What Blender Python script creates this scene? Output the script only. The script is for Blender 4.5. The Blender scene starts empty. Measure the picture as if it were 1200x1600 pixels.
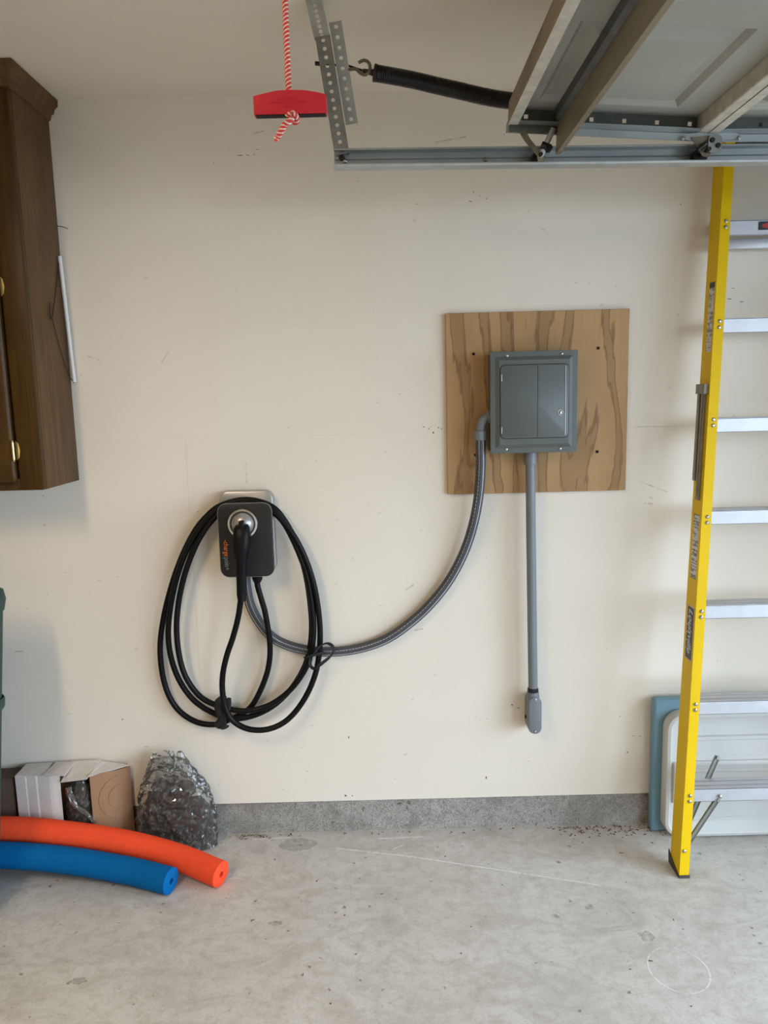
import bpy, bmesh, math, random
from mathutils import Vector, Matrix, noise
random.seed(7)
PI = math.pi
S = bpy.context.scene
COL = S.collection

# ------------------------------------------------------------------ camera
FPX, PITCH, ROLL = 1200.0, math.radians(8.6), math.radians(1.45)
cam_d = bpy.data.cameras.new('camera'); cam = bpy.data.objects.new('camera', cam_d); COL.objects.link(cam)
cam_d.sensor_fit = 'VERTICAL'; cam_d.sensor_height = 36.0
cam_d.lens = FPX * 36.0 / 1600.0
cam_d.clip_start = 0.02
fw = Vector((0, math.cos(PITCH), -math.sin(PITCH))); rt = Vector((1, 0, 0)); up = rt.cross(fw)
crt = math.cos(ROLL) * rt - math.sin(ROLL) * up
cup = crt.cross(fw)
cam.matrix_world = Matrix(((crt.x, cup.x, -fw.x, 0.0), (crt.y, cup.y, -fw.y, -2.68), (crt.z, cup.z, -fw.z, 1.62), (0, 0, 0, 1)))
S.camera = cam

# ------------------------------------------------------------------ world: bright overcast sky outside the garage
W = bpy.data.worlds.new('overcast_sky'); S.world = W; W.use_nodes = True
bg = W.node_tree.nodes['Background']
bg.inputs[0].default_value = (0.67, 0.83, 1.0, 1); bg.inputs[1].default_value = 10.8
for y0, y1 in ((-3.05, -0.62), (-5.9, -3.5)):            # sampling portals: the door opening and the unseen opening added for frontal light
    ld = bpy.data.lights.new('opening_portal', 'AREA'); ld.shape = 'RECTANGLE'
    ld.size = 2.14; ld.size_y = y1 - y0; ld.cycles.is_portal = True
    lo = bpy.data.objects.new('opening_portal', ld); COL.objects.link(lo)
    lo.location = (2.92, (y0 + y1) / 2, 1.07); lo.rotation_euler = (0, PI / 2, 0)
    lo['kind'] = 'helper'

# ------------------------------------------------------------------ view
vs = S.view_settings
S.display_settings.display_device = 'sRGB'
vs.view_transform = 'Standard'; vs.look = 'None'; vs.gamma = 1.0; vs.use_curve_mapping = False
vs.exposure = 0.05
S.cycles.max_bounces = 10; S.cycles.diffuse_bounces = 6; S.cycles.transparent_max_bounces = 16
S.cycles.caustics_reflective = False; S.cycles.caustics_refractive = False
S.cycles.use_denoising = True

# ================================================================== materials
def sock(nt, node, key, val):
    s = node.inputs[key]
    if hasattr(val, 'node'): nt.links.new(val, s)
    else: s.default_value = val
def new_mat(name):
    m = bpy.data.materials.new(name); m.use_nodes = True
    nt = m.node_tree; b = nt.nodes['Principled BSDF']
    return m, nt, b
def N(nt, t, **kw):
    n = nt.nodes.new(t)
    for k, v in kw.items():
        if k in n.inputs: sock(nt, n, k, v)
        else: setattr(n, k, v)
    return n
def pos(nt, scale=(1, 1, 1), world=True, rot=(0, 0, 0)):
    src = nt.nodes.new('ShaderNodeNewGeometry').outputs['Position'] if world else nt.nodes.new('ShaderNodeTexCoord').outputs['Object']
    mp = N(nt, 'ShaderNodeMapping'); nt.links.new(src, mp.inputs[0]); mp.inputs['Scale'].default_value = scale
    mp.inputs['Rotation'].default_value = rot
    return mp.outputs[0]
def noise_n(nt, vec, scale, detail=4, rough=0.55, dist=0.0):
    n = N(nt, 'ShaderNodeTexNoise'); nt.links.new(vec, n.inputs['Vector'])
    n.inputs['Scale'].default_value = scale; n.inputs['Detail'].default_value = detail
    n.inputs['Roughness'].default_value = rough; n.inputs['Distortion'].default_value = dist
    return n.outputs['Fac']
def ramp(nt, fac, stops):
    r = N(nt, 'ShaderNodeValToRGB'); nt.links.new(fac, r.inputs[0])
    e = r.color_ramp.elements
    while len(e) < len(stops): e.new(0.5)
    for el, (p, c) in zip(e, stops):
        el.position = p; el.color = (c, c, c, 1) if isinstance(c, (int, float)) else (*c, 1)
    return r.outputs[0]
def mix(nt, fac, a, b, mode='MIX'):
    n = N(nt, 'ShaderNodeMix', data_type='RGBA', blend_type=mode)
    for i, v in ((0, fac), (6, a), (7, b)):
        s = n.inputs[i]
        if hasattr(v, 'node'): nt.links.new(v, s)
        else: s.default_value = v if not isinstance(v, tuple) else (*v, 1) if len(v) == 3 else v
    return n.outputs[2]
def bump(nt, b, h, strength=0.2, dist=0.002):
    n = N(nt, 'ShaderNodeBump'); nt.links.new(h, n.inputs['Height'])
    n.inputs['Strength'].default_value = strength; n.inputs['Distance'].default_value = dist
    nt.links.new(n.outputs[0], b.inputs['Normal'])
def simple(name, col, rough=0.5, metal=0.0, var=0.08, nscale=12, bmp=0.0, spec=0.5, col2=None, vec_scale=(1, 1, 1)):
    m, nt, b = new_mat(name)
    v = pos(nt, vec_scale)
    f = noise_n(nt, v, nscale, 5)
    c2 = col2 or tuple(c * (1 - 3 * var) for c in col)
    c = mix(nt, ramp(nt, f, [(0.35, 0.0), (0.7, 1.0)]), col, c2)
    nt.links.new(c, b.inputs['Base Color'])
    b.inputs['Roughness'].default_value = rough; b.inputs['Metallic'].default_value = metal
    b.inputs['Specular IOR Level'].default_value = spec
    if bmp: bump(nt, b, noise_n(nt, v, nscale * 12, 3), bmp, 0.001)
    return m

def wall_paint():
    m, nt, b = new_mat('cream_wall_paint')
    p = pos(nt)
    big = noise_n(nt, p, 1.6, 5, 0.6)
    c = mix(nt, ramp(nt, big, [(0.35, 0.0), (0.7, 1.0)]), (0.785, 0.725, 0.64), (0.75, 0.685, 0.595))
    sp = noise_n(nt, pos(nt, (1, 1, 1.6)), 26, 2, 0.4)
    c = mix(nt, ramp(nt, sp, [(0.73, 0.0), (0.765, 0.35)]), c, (0.42, 0.38, 0.32))
    nt.links.new(c, b.inputs['Base Color']); b.inputs['Roughness'].default_value = 0.62
    b.inputs['Specular IOR Level'].default_value = 0.3
    h = mix(nt, 0.5, noise_n(nt, p, 6, 3), noise_n(nt, p, 90, 4))
    bump(nt, b, h, 0.16, 0.004)
    return m
def concrete(name, c1, c2, dark, stain=0.6, bs=0.35, grit=0.35):
    m, nt, b = new_mat(name)
    p = pos(nt)
    f1 = noise_n(nt, p, 2.2, 6, 0.62, 0.4)
    c = mix(nt, ramp(nt, f1, [(0.32, 0.0), (0.68, 1.0)]), c1, c2)
    f2 = noise_n(nt, pos(nt, (1, 1.8, 1), rot=(0, 0, 0.2)), 4.7, 8, 0.7, 1.2)
    c = mix(nt, ramp(nt, f2, [(0.45, 0.0), (0.70, stain)]), c, dark)
    f3 = noise_n(nt, p, 120, 2, 0.5)
    c = mix(nt, ramp(nt, f3, [(0.3, 0.0), (0.7, 0.16)]), c, dark)
    f6 = noise_n(nt, p, 24, 6, 0.75, 0.2)
    c = mix(nt, ramp(nt, f6, [(0.47, 0.0), (0.68, 0.45)]), c, dark)
    f7 = noise_n(nt, p, 260, 2, 0.5)
    c = mix(nt, ramp(nt, f7, [(0.55 - 0.2 * (grit - 0.35), 0.0), (0.75 - 0.2 * (grit - 0.35), grit)]), c, dark)
    f4 = noise_n(nt, p, 34, 2, 0.4)
    c = mix(nt, ramp(nt, f4, [(0.71, 0.0), (0.75, 0.65)]), c, (0.10, 0.085, 0.07))
    # faint broom / trowel streaks
    f5 = noise_n(nt, pos(nt, (60, 4, 8), rot=(0, 0, 0.7)), 1.0, 3, 0.6)
    c = mix(nt, ramp(nt, f5, [(0.6, 0.0), (0.85, 0.12)]), c, tuple(min(1, x * 1.3) for x in c1))
    nt.links.new(c, b.inputs['Base Color'])
    b.inputs['Roughness'].default_value = 0.72; b.inputs['Specular IOR Level'].default_value = 0.35
    bump(nt, b, mix(nt, 0.5, f3, f2), bs, 0.003)
    return m
def plywood():
    m, nt, b = new_mat('plywood_grain')
    p = pos(nt, (1, 1, 0.16), rot=(0, 0.10, 0))
    warp = noise_n(nt, p, 7.0, 4, 0.6, 0.6)
    xyz = N(nt, 'ShaderNodeSeparateXYZ'); nt.links.new(p, xyz.inputs[0])
    a = N(nt, 'ShaderNodeMath', operation='MULTIPLY_ADD'); nt.links.new(warp, a.inputs[0]); a.inputs[1].default_value = 0.30
    nt.links.new(xyz.outputs[0], a.inputs[2])
    s = N(nt, 'ShaderNodeMath', operation='MULTIPLY'); nt.links.new(a.outputs[0], s.inputs[0]); s.inputs[1].default_value = 62.0
    sn = N(nt, 'ShaderNodeMath', operation='SINE'); nt.links.new(s.outputs[0], sn.inputs[0])
    fine = noise_n(nt, pos(nt, (90, 1, 5)), 1.0, 3, 0.6)
    f = N(nt, 'ShaderNodeMath', operation='MULTIPLY_ADD'); nt.links.new(fine, f.inputs[0]); f.inputs[1].default_value = 0.55
    nt.links.new(sn.outputs[0], f.inputs[2])
    band = ramp(nt, f.outputs[0], [(0.36, 0.0), (0.46, 0.55), (0.85, 1.0), (0.96, 0.45)])
    big = noise_n(nt, pos(nt, (2.2, 1, 1.2)), 2.0, 3, 0.5)
    c0 = mix(nt, ramp(nt, big, [(0.35, 0), (0.65, 1)]), (0.455, 0.275, 0.118), (0.375, 0.215, 0.085))
    c = mix(nt, band, c0, (0.205, 0.102, 0.032))
    c = mix(nt, ramp(nt, fine, [(0.35, 0.0), (0.75, 0.25)]), c, (0.30, 0.17, 0.07))
    nt.links.new(c, b.inputs['Base Color']); b.inputs['Roughness'].default_value = 0.6
    bump(nt, b, fine, 0.15, 0.001)
    return m
def dark_wood(name, c1, c2, c3, rough, spec=0.2):
    m, nt, b = new_mat(name)
    g = noise_n(nt, pos(nt, (42, 42, 2.4)), 1.0, 5, 0.6, 0.7)
    c = mix(nt, ramp(nt, g, [(0.32, 0.0), (0.68, 1.0)]), c1, c2)
    f = noise_n(nt, pos(nt, (170, 170, 5)), 1.0, 3)
    c = mix(nt, ramp(nt, f, [(0.5, 0.0), (0.72, 0.6)]), c, c3)
    q = noise_n(nt, pos(nt, (3, 3, 2)), 2.3, 4, 0.6)
    c = mix(nt, ramp(nt, q, [(0.45, 0.0), (0.75, 0.55)]), c, c3)
    nt.links.new(c, b.inputs['Base Color']); b.inputs['Roughness'].default_value = rough; b.inputs['Specular IOR Level'].default_value = spec
    bump(nt, b, f, 0.12, 0.001)
    return m
def bag_film():
    m, nt, b = new_mat('clear_plastic_film')
    out = nt.nodes['Material Output']
    tr = N(nt, 'ShaderNodeBsdfTransparent'); tr.inputs[0].default_value = (0.93, 0.93, 0.92, 1)
    gl = N(nt, 'ShaderNodeBsdfGlossy'); gl.inputs[0].default_value = (1, 1, 1, 1); gl.inputs['Roughness'].default_value = 0.07
    df = N(nt, 'ShaderNodeBsdfDiffuse'); df.inputs[0].default_value = (0.75, 0.74, 0.71, 1)
    fr = N(nt, 'ShaderNodeFresnel'); fr.inputs[0].default_value = 1.5
    m1 = N(nt, 'ShaderNodeMixShader'); m1.inputs[0].default_value = 0.05
    nt.links.new(tr.outputs[0], m1.inputs[1]); nt.links.new(df.outputs[0], m1.inputs[2])
    wf_ = noise_n(nt, pos(nt, (1, 1, 0.6), rot=(0, 0.5, 0)), 34, 3, 0.55, 2.5)
    nt.links.new(ramp(nt, wf_, [(0.50, 0.05), (0.56, 0.05), (0.60, 0.24), (0.64, 0.05)]), m1.inputs[0])  # pale streaks painted into the film as highlights on its folds
    m2 = N(nt, 'ShaderNodeMixShader'); nt.links.new(fr.outputs[0], m2.inputs[0])
    nt.links.new(m1.outputs[0], m2.inputs[1]); nt.links.new(gl.outputs[0], m2.inputs[2])
    nt.links.new(m2.outputs[0], out.inputs[0])
    return m
def print_label(name, axis, base, ink, rows, thr=0.5):
    """small illegible print: broken lines on a sticker"""
    m, nt, b = new_mat(name)
    sc = [6, 6, 6]; sc[axis] = rows
    f = noise_n(nt, pos(nt, tuple(sc)), 1.0, 2, 0.4)
    g = noise_n(nt, pos(nt, (70, 70, 70)), 1.0, 2, 0.5)
    k = N(nt, 'ShaderNodeMath', operation='MULTIPLY'); nt.links.new(f, k.inputs[0]); nt.links.new(g, k.inputs[1])
    c = mix(nt, ramp(nt, k.outputs[0], [(thr * 0.5, 0.0), (thr * 0.5 + 0.03, 0.85)]), base, ink)
    nt.links.new(c, b.inputs['Base Color']); b.inputs['Roughness'].default_value = 0.45
    return m
def ring_mark(name, col, cover, lo=0.35):
    m, nt, b = new_mat(name)
    b.inputs['Base Color'].default_value = (*col, 1); b.inputs['Roughness'].default_value = 0.8
    f = noise_n(nt, pos(nt), 55, 4, 0.6)
    nt.links.new(ramp(nt, f, [(lo, 0.0), (lo + 0.27, cover)]), b.inputs['Alpha'])
    return m
def card(name, c1, c2, c3):
    m, nt, b = new_mat(name)
    f = noise_n(nt, pos(nt, (1, 1, 0.6)), 9, 6, 0.65, 0.5)
    c = mix(nt, ramp(nt, f, [(0.35, 0.0), (0.7, 1.0)]), c1, c2)
    g = noise_n(nt, pos(nt, (26, 26, 2)), 1.0, 4, 0.6)
    c = mix(nt, ramp(nt, g, [(0.58, 0.0), (0.72, 0.55)]), c, c3)
    nt.links.new(c, b.inputs['Base Color']); b.inputs['Roughness'].default_value = 0.8
    bump(nt, b, g, 0.2, 0.001)
    return m

M = {}
M['wall'] = wall_paint()
M['backing'] = simple('gypsum_backing', (0.45, 0.42, 0.37), 0.8)
M['ceiling'] = simple('ceiling_paint', (0.76, 0.685, 0.565), 0.8, var=0.02, nscale=3, bmp=0.08)
M['side_wall'] = simple('side_wall_paint', (0.54, 0.45, 0.33), 0.8, var=0.03, nscale=2)
M['floor'] = concrete('concrete_floor', (0.655, 0.635, 0.605), (0.565, 0.54, 0.505), (0.33, 0.295, 0.25), 0.5)
M['kerb'] = concrete('concrete_kerb', (0.46, 0.44, 0.415), (0.36, 0.34, 0.315), (0.13, 0.118, 0.105), 0.6, 1.0, 0.8)
M['drive'] = simple('driveway_asphalt', (0.16, 0.16, 0.155), 0.9, nscale=2)
M['ply'] = plywood()
M['cab'] = dark_wood('cabinet_side_veneer', (0.150, 0.080, 0.034), (0.098, 0.050, 0.020), (0.050, 0.026, 0.011), 0.55)
M['cabfront'] = dark_wood('cabinet_front_wood', (0.075, 0.035, 0.006), (0.048, 0.022, 0.004), (0.022, 0.011, 0.003), 0.4)
M['brass'] = simple('brass', (0.75, 0.58, 0.28), 0.3, 1.0)
M['steel'] = simple('galvanised_steel', (0.28, 0.28, 0.27), 0.5, 0.75, var=0.10, nscale=30)
M['steel_light'] = simple('light_galvanised_steel', (0.47, 0.49, 0.48), 0.5, 0.6, var=0.06, nscale=25)
M['track'] = simple('track_steel', (0.40, 0.43, 0.43), 0.42, 0.7, var=0.08, nscale=14, vec_scale=(0.4, 1, 1))
M['dark_metal'] = simple('dark_oiled_steel', (0.028, 0.024, 0.022), 0.42, 0.5)
M['rust'] = simple('browned_steel', (0.20, 0.165, 0.115), 0.55, 0.35, var=0.12, nscale=30)
M['strut'] = simple('strut_steel', (0.27, 0.235, 0.165), 0.45, 0.35, var=0.08, nscale=9, vec_scale=(1, 0.3, 1))
M['doorskin'] = simple('door_skin_paint', (0.42, 0.415, 0.37), 0.5, 0.0, var=0.05, nscale=5)
M['doorlip'] = simple('door_lip_paint', (0.62, 0.58, 0.50), 0.6, 0.0, var=0.08, nscale=35)
M['dooredge'] = simple('weathered_door_edge', (0.30, 0.235, 0.165), 0.75, 0.0, var=0.14, nscale=16, bmp=0.3, vec_scale=(1, 0.25, 1))
M['endsteel'] = simple('stile_steel', (0.13, 0.14, 0.13), 0.5, 0.5, var=0.1, nscale=18)
M['panelgrey'] = simple('panel_grey_paint', (0.098, 0.112, 0.106), 0.38, 0.0, var=0.03, nscale=8)
M['pvc'] = simple('grey_pvc', (0.175, 0.19, 0.21), 0.42, 0.0, var=0.04, nscale=6)
M['flex'] = simple('dark_grey_flexible_conduit', (0.060, 0.062, 0.074), 0.45, 0.0, var=0.04)
M['whiteprint'] = simple('white_print', (0.62, 0.64, 0.66), 0.6)
M['black'] = simple('black_rubber', (0.004, 0.004, 0.0045), 0.42, 0.0, var=0.02, spec=0.18)
M['blackmatte'] = simple('black_webbing', (0.010, 0.010, 0.011), 0.8, 0.0)
M['charcoal'] = simple('charcoal_plastic', (0.022, 0.021, 0.020), 0.45, 0.0, var=0.02, spec=0.25)
M['silver'] = simple('silver_plastic', (0.42, 0.41, 0.40), 0.33, 0.6, var=0.02)
M['chrome'] = simple('chrome', (0.80, 0.80, 0.79), 0.16, 1.0, var=0.01)
M['zinc'] = simple('zinc_screw', (0.50, 0.50, 0.47), 0.28, 1.0)
M['orange_ink'] = simple('orange_ink', (0.78, 0.19, 0.035), 0.5, var=0.01)
M['teal_ink'] = simple('grey_teal_ink', (0.20, 0.29, 0.32), 0.5, var=0.01)
M['yellow'] = simple('yellow_fibreglass', (0.80, 0.52, 0.002), 0.5, 0.0, var=0.03, nscale=5, vec_scale=(3, 3, 0.5), spec=0.18)
M['alu'] = simple('aluminium', (0.52, 0.52, 0.555), 0.42, 0.45, var=0.03, nscale=22)
M['alu_dark'] = simple('dull_aluminium', (0.27, 0.275, 0.26), 0.45, 0.75)
M['spreader'] = simple('grey_spreader_steel', (0.30, 0.28, 0.22), 0.5, 0.6)
M['footrubber'] = simple('dark_foot_rubber', (0.055, 0.048, 0.045), 0.7)
M['navy'] = simple('near_black_navy', (0.014, 0.012, 0.022), 0.4)
M['pink'] = simple('faded_pink_border', (0.62, 0.40, 0.25), 0.5)
M['ink_white'] = simple('white_ink', (0.75, 0.76, 0.78), 0.5)
M['label1'] = print_label('white_warning_sticker', 2, (0.60, 0.60, 0.58), (0.16, 0.16, 0.17), 260, 0.52)
M['label2'] = print_label('white_instruction_sticker', 2, (0.60, 0.59, 0.56), (0.10, 0.10, 0.11), 120, 0.52)
M['redlabel'] = simple('red_label', (0.45, 0.02, 0.02), 0.4)
M['blue_board'] = simple('dusty_blue_board', (0.165, 0.31, 0.41), 0.55, 0.0, var=0.03, nscale=6)
M['table'] = simple('white_table_plastic', (0.56, 0.56, 0.54), 0.5, 0.0, var=0.03, nscale=4, bmp=0.08)
M['noodle_o'] = simple('orange_foam', (0.95, 0.090, 0.032), 0.75, 0.0, var=0.03, nscale=60, bmp=0.25, spec=0.1)
M['noodle_b'] = simple('blue_foam', (0.001, 0.125, 0.36), 0.75, 0.0, var=0.04, nscale=60, bmp=0.25, spec=0.1)
M['hole_o'] = simple('orange_foam_core', (0.45, 0.06, 0.02), 0.8)
M['card_white'] = card('white_cardboard', (0.66, 0.62, 0.585), (0.57, 0.52, 0.485), (0.40, 0.35, 0.31))
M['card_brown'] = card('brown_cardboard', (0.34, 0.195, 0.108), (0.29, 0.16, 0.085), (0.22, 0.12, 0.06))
M['card_shaded'] = card('shaded_cardboard', (0.10, 0.065, 0.045), (0.07, 0.045, 0.03), (0.04, 0.025, 0.018))  # brown cardboard with the shade of its corner put into the colour
M['film'] = bag_film()
M['contents'] = simple('dark_bag_contents', (0.020, 0.016, 0.013), 0.7, 0.0, var=0.2, nscale=25, col2=(0.045, 0.039, 0.033))
M['bin'] = simple('dark_green_plastic', (0.007, 0.043, 0.038), 0.5, 0.0, var=0.05)
M['red'] = simple('red_plastic', (0.50, 0.010, 0.022), 0.4, 0.0, var=0.02)
M['rope_white'] = simple('white_cord', (0.70, 0.60, 0.50), 0.8)
M['rope_red'] = simple('red_cord', (0.55, 0.045, 0.04), 0.8)
M['paper'] = simple('white_paper_tube', (0.72, 0.71, 0.71), 0.6, var=0.02)
M['scuff'] = simple('dark_scuff', (0.16, 0.135, 0.11), 0.8, var=0.1, nscale=40)
M['scuff_soft'] = ring_mark('soft_scuff', (0.42, 0.37, 0.31), 0.4)
M['chalk'] = ring_mark('pale_scratch', (0.95, 0.94, 0.92), 0.6, 0.2)
M['stain'] = ring_mark('dark_floor_stain', (0.30, 0.27, 0.235), 0.4)
M['patch'] = ring_mark('light_floor_patch', (0.46, 0.45, 0.43), 0.45, 0.3)
M['leaf'] = simple('dry_leaf_litter', (0.17, 0.125, 0.085), 0.9, var=0.15, nscale=60)
M['hole'] = simple('black_and_painted_shade', (0.008, 0.006, 0.005), 0.9)  # plain black for screws and gaps, and for painted crease and slot shade

# ================================================================== geometry helpers
ORG = {}
def link(o, parent, origin):
    COL.objects.link(o)
    ORG[o.name] = Vector(origin)
    if parent is not None:
        o.parent = parent
        o.location = Vector(origin) - ORG[parent.name]
    else:
        o.location = origin
    return o
def tag(o, label=None, cat=None, group=None, kind=None):
    if label: o['label'] = label
    if cat: o['category'] = cat
    if group: o['group'] = group
    if kind: o['kind'] = kind
    return o
def thing(name, loc, label, cat, group=None):
    o = bpy.data.objects.new(name, None); o.empty_display_size = 0.05
    link(o, None, loc)
    return tag(o, label, cat, group)
def frame_of(t):
    t = t.normalized()
    a = Vector((0, 0, 1)) if abs(t.z) < 0.9 else Vector((0, 1, 0))
    x = t.cross(a).normalized(); y = x.cross(t).normalized()
    return x, y
def catmull(P, n=6):
    P = [Vector(p) for p in P]; out = []
    for i in range(len(P) - 1):
        a = P[i - 1] if i else P[0] * 2 - P[1]
        b, c = P[i], P[i + 1]
        d = P[i + 2] if i + 2 < len(P) else P[-1] * 2 - P[-2]
        for k in range(n):
            t = k / n
            out.append(0.5 * ((2 * b) + (c - a) * t + (2 * a - 5 * b + 4 * c - d) * t * t + (3 * b - a - 3 * c + d) * t ** 3))
    out.append(P[-1]); return out

class MB:
    def __init__(s): s.v = []; s.f = []
    def face(s, pts):
        i = len(s.v); s.v += [Vector(p) for p in pts]; s.f.append(tuple(range(i, i + len(pts)))); return s
    def box(s, lo, hi, bev=0.0, rot=None, piv=None, seg=2):
        bm = bmesh.new(); bmesh.ops.create_cube(bm, size=1)
        lo, hi = Vector(lo), Vector(hi); c = (lo + hi) / 2; d = hi - lo
        for v in bm.verts: v.co = Vector((v.co.x * d.x, v.co.y * d.y, v.co.z * d.z)) + c
        if bev > 0:
            bmesh.ops.bevel(bm, geom=bm.edges[:], offset=min(bev, min(abs(d.x), abs(d.y), abs(d.z)) * 0.49), segments=seg, affect='EDGES', profile=0.5)
        if rot is not None:
            piv = Vector(piv) if piv is not None else c
            for v in bm.verts: v.co = rot @ (v.co - piv) + piv
        return s.bm(bm)
    def bm(s, bm):
        bm.verts.index_update(); i = len(s.v)
        s.v += [v.co.copy() for v in bm.verts]; s.f += [tuple(i + v.index for v in f.verts) for f in bm.faces]
        bm.free(); return s
    def tube(s, P, r, n=12, cap=True, closed=False, ry=None):
        P = [Vector(p) for p in P]; i0 = len(s.v); m = len(P); px = None
        for k in range(m):
            if closed: t = P[(k + 1) % m] - P[k - 1]
            else: t = P[min(k + 1, m - 1)] - P[max(k - 1, 0)]
            if px is None: x, y = frame_of(t)
            else:
                tn = t.normalized(); x = (px - tn * px.dot(tn)).normalized(); y = x.cross(tn)
            px = x; rr = r[k] if isinstance(r, (list, tuple)) else r; r2 = rr if ry is None else ry
            for j in range(n):
                a = 2 * PI * j / n; s.v.append(P[k] + x * math.cos(a) * rr + y * math.sin(a) * r2)
        for k in range(m if closed else m - 1):
            for j in range(n):
                a = i0 + k * n + j; b = i0 + k * n + (j + 1) % n
                c = i0 + ((k + 1) % m) * n + (j + 1) % n; d = i0 + ((k + 1) % m) * n + j
                s.f.append((a, d, c, b))
        if cap and not closed:
            s.f.append(tuple(i0 + j for j in range(n))); s.f.append(tuple(i0 + (m - 1) * n + j for j in range(n - 1, -1, -1)))
        return s
    def cyl(s, a, b, r, n=16): return s.tube([a, b], r, n)
    def prism(s, poly, fn, a, b):
        """poly of 2D points, fn(u,v,w) -> 3D, extruded from w=a to w=b"""
        n = len(poly); i = len(s.v)
        s.v += [Vector(fn(u, v, a)) for u, v in poly] + [Vector(fn(u, v, b)) for u, v in poly]
        s.f.append(tuple(i + k for k in range(n - 1, -1, -1))); s.f.append(tuple(i + n + k for k in range(n)))
        for k in range(n):
            k2 = (k + 1) % n; s.f.append((i + k, i + k2, i + n + k2, i + n + k))
        return s
    def loops(s, L, cap0=True, cap1=True):
        n = len(L[0]); i = len(s.v)
        for l in L: s.v += [Vector(p) for p in l]
        for k in range(len(L) - 1):
            for j in range(n):
                a = i + k * n + j; b = i + k * n + (j + 1) % n
                s.f.append((a, b, b + n, a + n))
        if cap0: s.f.append(tuple(i + j for j in range(n - 1, -1, -1)))
        if cap1: s.f.append(tuple(i + (len(L) - 1) * n + j for j in range(n)))
        return s
    def perf(s, fn, L, w, cells, r, th, nh=8, first=0.0, square=False, skip=()):
        """perforated strip, fn(u,v,t): u along 0..L, v across 0..w, t thickness"""
        c = L / cells
        for k in range(cells):
            u0, u1 = k * c, (k + 1) * c; um, vm = (u0 + u1) / 2, w / 2
            ring = [(u1, vm), (u1, w), (um, w), (u0, w), (u0, vm), (u0, 0), (um, 0), (u1, 0)]
            if k in skip:
                for t, o in ((0, 1), (th, -1)):
                    s.face([fn(u, v, t) for u, v in ring][::o])
                continue
            if square: hole = [(um + r * a, vm + r * b) for a, b in ((1, 0), (1, 1), (0, 1), (-1, 1), (-1, 0), (-1, -1), (0, -1), (1, -1))]
            else: hole = [(um + r * math.cos(PI / 4 * j), vm + r * math.sin(PI / 4 * j)) for j in range(8)]
            for t, o in ((0, 1), (th, -1)):
                for j in range(8):
                    j2 = (j + 1) % 8
                    q = [fn(*ring[j], t), fn(*ring[j2], t), fn(*hole[j2], t), fn(*hole[j], t)]
                    s.face(q[::o])
            for j in range(8):
                j2 = (j + 1) % 8
                s.face([fn(*hole[j], 0), fn(*hole[j2], 0), fn(*hole[j2], th), fn(*hole[j], th)])
        for (a, b) in (((0, 0), (L, 0)), ((L, 0), (L, w)), ((L, w), (0, w)), ((0, w), (0, 0))):
            s.face([fn(*a, 0), fn(*b, 0), fn(*b, th), fn(*a, th)])
        return s
    def build(s, name, mat, parent=None, origin=None, smooth=35, normals=True):
        if origin is None:
            if parent is not None: origin = ORG[parent.name]
            else:
                lo = Vector([min(v[i] for v in s.v) for i in range(3)]); hi = Vector([max(v[i] for v in s.v) for i in range(3)])
                origin = Vector(((lo.x + hi.x) / 2, (lo.y + hi.y) / 2, lo.z))
        origin = Vector(origin)
        me = bpy.data.meshes.new(name); me.from_pydata([v - origin for v in s.v], [], s.f)
        bm = bmesh.new(); bm.from_mesh(me)
        bmesh.ops.remove_doubles(bm, verts=bm.verts[:], dist=1e-5)
        if normals: bmesh.ops.recalc_face_normals(bm, faces=bm.faces[:])
        bm.to_mesh(me); bm.free()
        me.materials.append(M[mat])
        if smooth:
            me.shade_smooth(); me.set_sharp_from_angle(angle=math.radians(smooth))
        o = bpy.data.objects.new(name, me)
        return link(o, parent, origin)
def copy_part(src, parent, origin):
    o = src.copy()
    for k in list(o.keys()): del o[k]
    o.parent = None
    return link(o, parent, origin)
def text_mesh(name, body, size, fn, mat, parent, depth=0.0006, shear=0.0, align='LEFT', xscale=1.0):
    cu = bpy.data.curves.new(name, 'FONT'); cu.body = body; cu.size = size; cu.shear = shear
    cu.align_x = align; cu.align_y = 'CENTER'; cu.extrude = depth / 2; cu.resolution_u = 3
    t = bpy.data.objects.new('tmp_text', cu); COL.objects.link(t)
    bpy.context.view_layer.update()
    dg = bpy.context.evaluated_depsgraph_get()
    me = bpy.data.meshes.new_from_object(t.evaluated_get(dg))
    bpy.data.objects.remove(t); bpy.data.curves.remove(cu)
    og = ORG[parent.name]
    for v in me.vertices: v.co = Vector(fn(v.co.x * xscale, v.co.y, v.co.z)) - og
    me.materials.clear(); me.materials.append(M[mat]); me.name = name
    w = 0
    o = bpy.data.objects.new(name, me); return link(o, parent, og)
def rrect(x0, x1, z0, z1, r, n=6):
    pts = []
    for cx, cz, a0 in ((x1 - r, z1 - r, 0), (x0 + r, z1 - r, PI / 2), (x0 + r, z0 + r, PI), (x1 - r, z0 + r, 1.5 * PI)):
        for k in range(n + 1):
            a = a0 + PI / 2 * k / n; pts.append((cx + r * math.cos(a), cz + r * math.sin(a)))
    return pts
def slab_xz(x0, x1, z0, z1, r, y_back, y_front, edge=0.003, n=6):
    """rounded rectangular slab facing -y with a softened front edge"""
    L = []
    for y, e in ((y_back, 0), (y_front + edge, 0), (y_front + edge * 0.3, edge * 0.3), (y_front, edge)):
        L.append([(x, y, z) for x, z in rrect(x0 + e, x1 - e, z0 + e, z1 - e, max(r - e, 0.0005), n)])
    return MB().loops(L)

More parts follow.
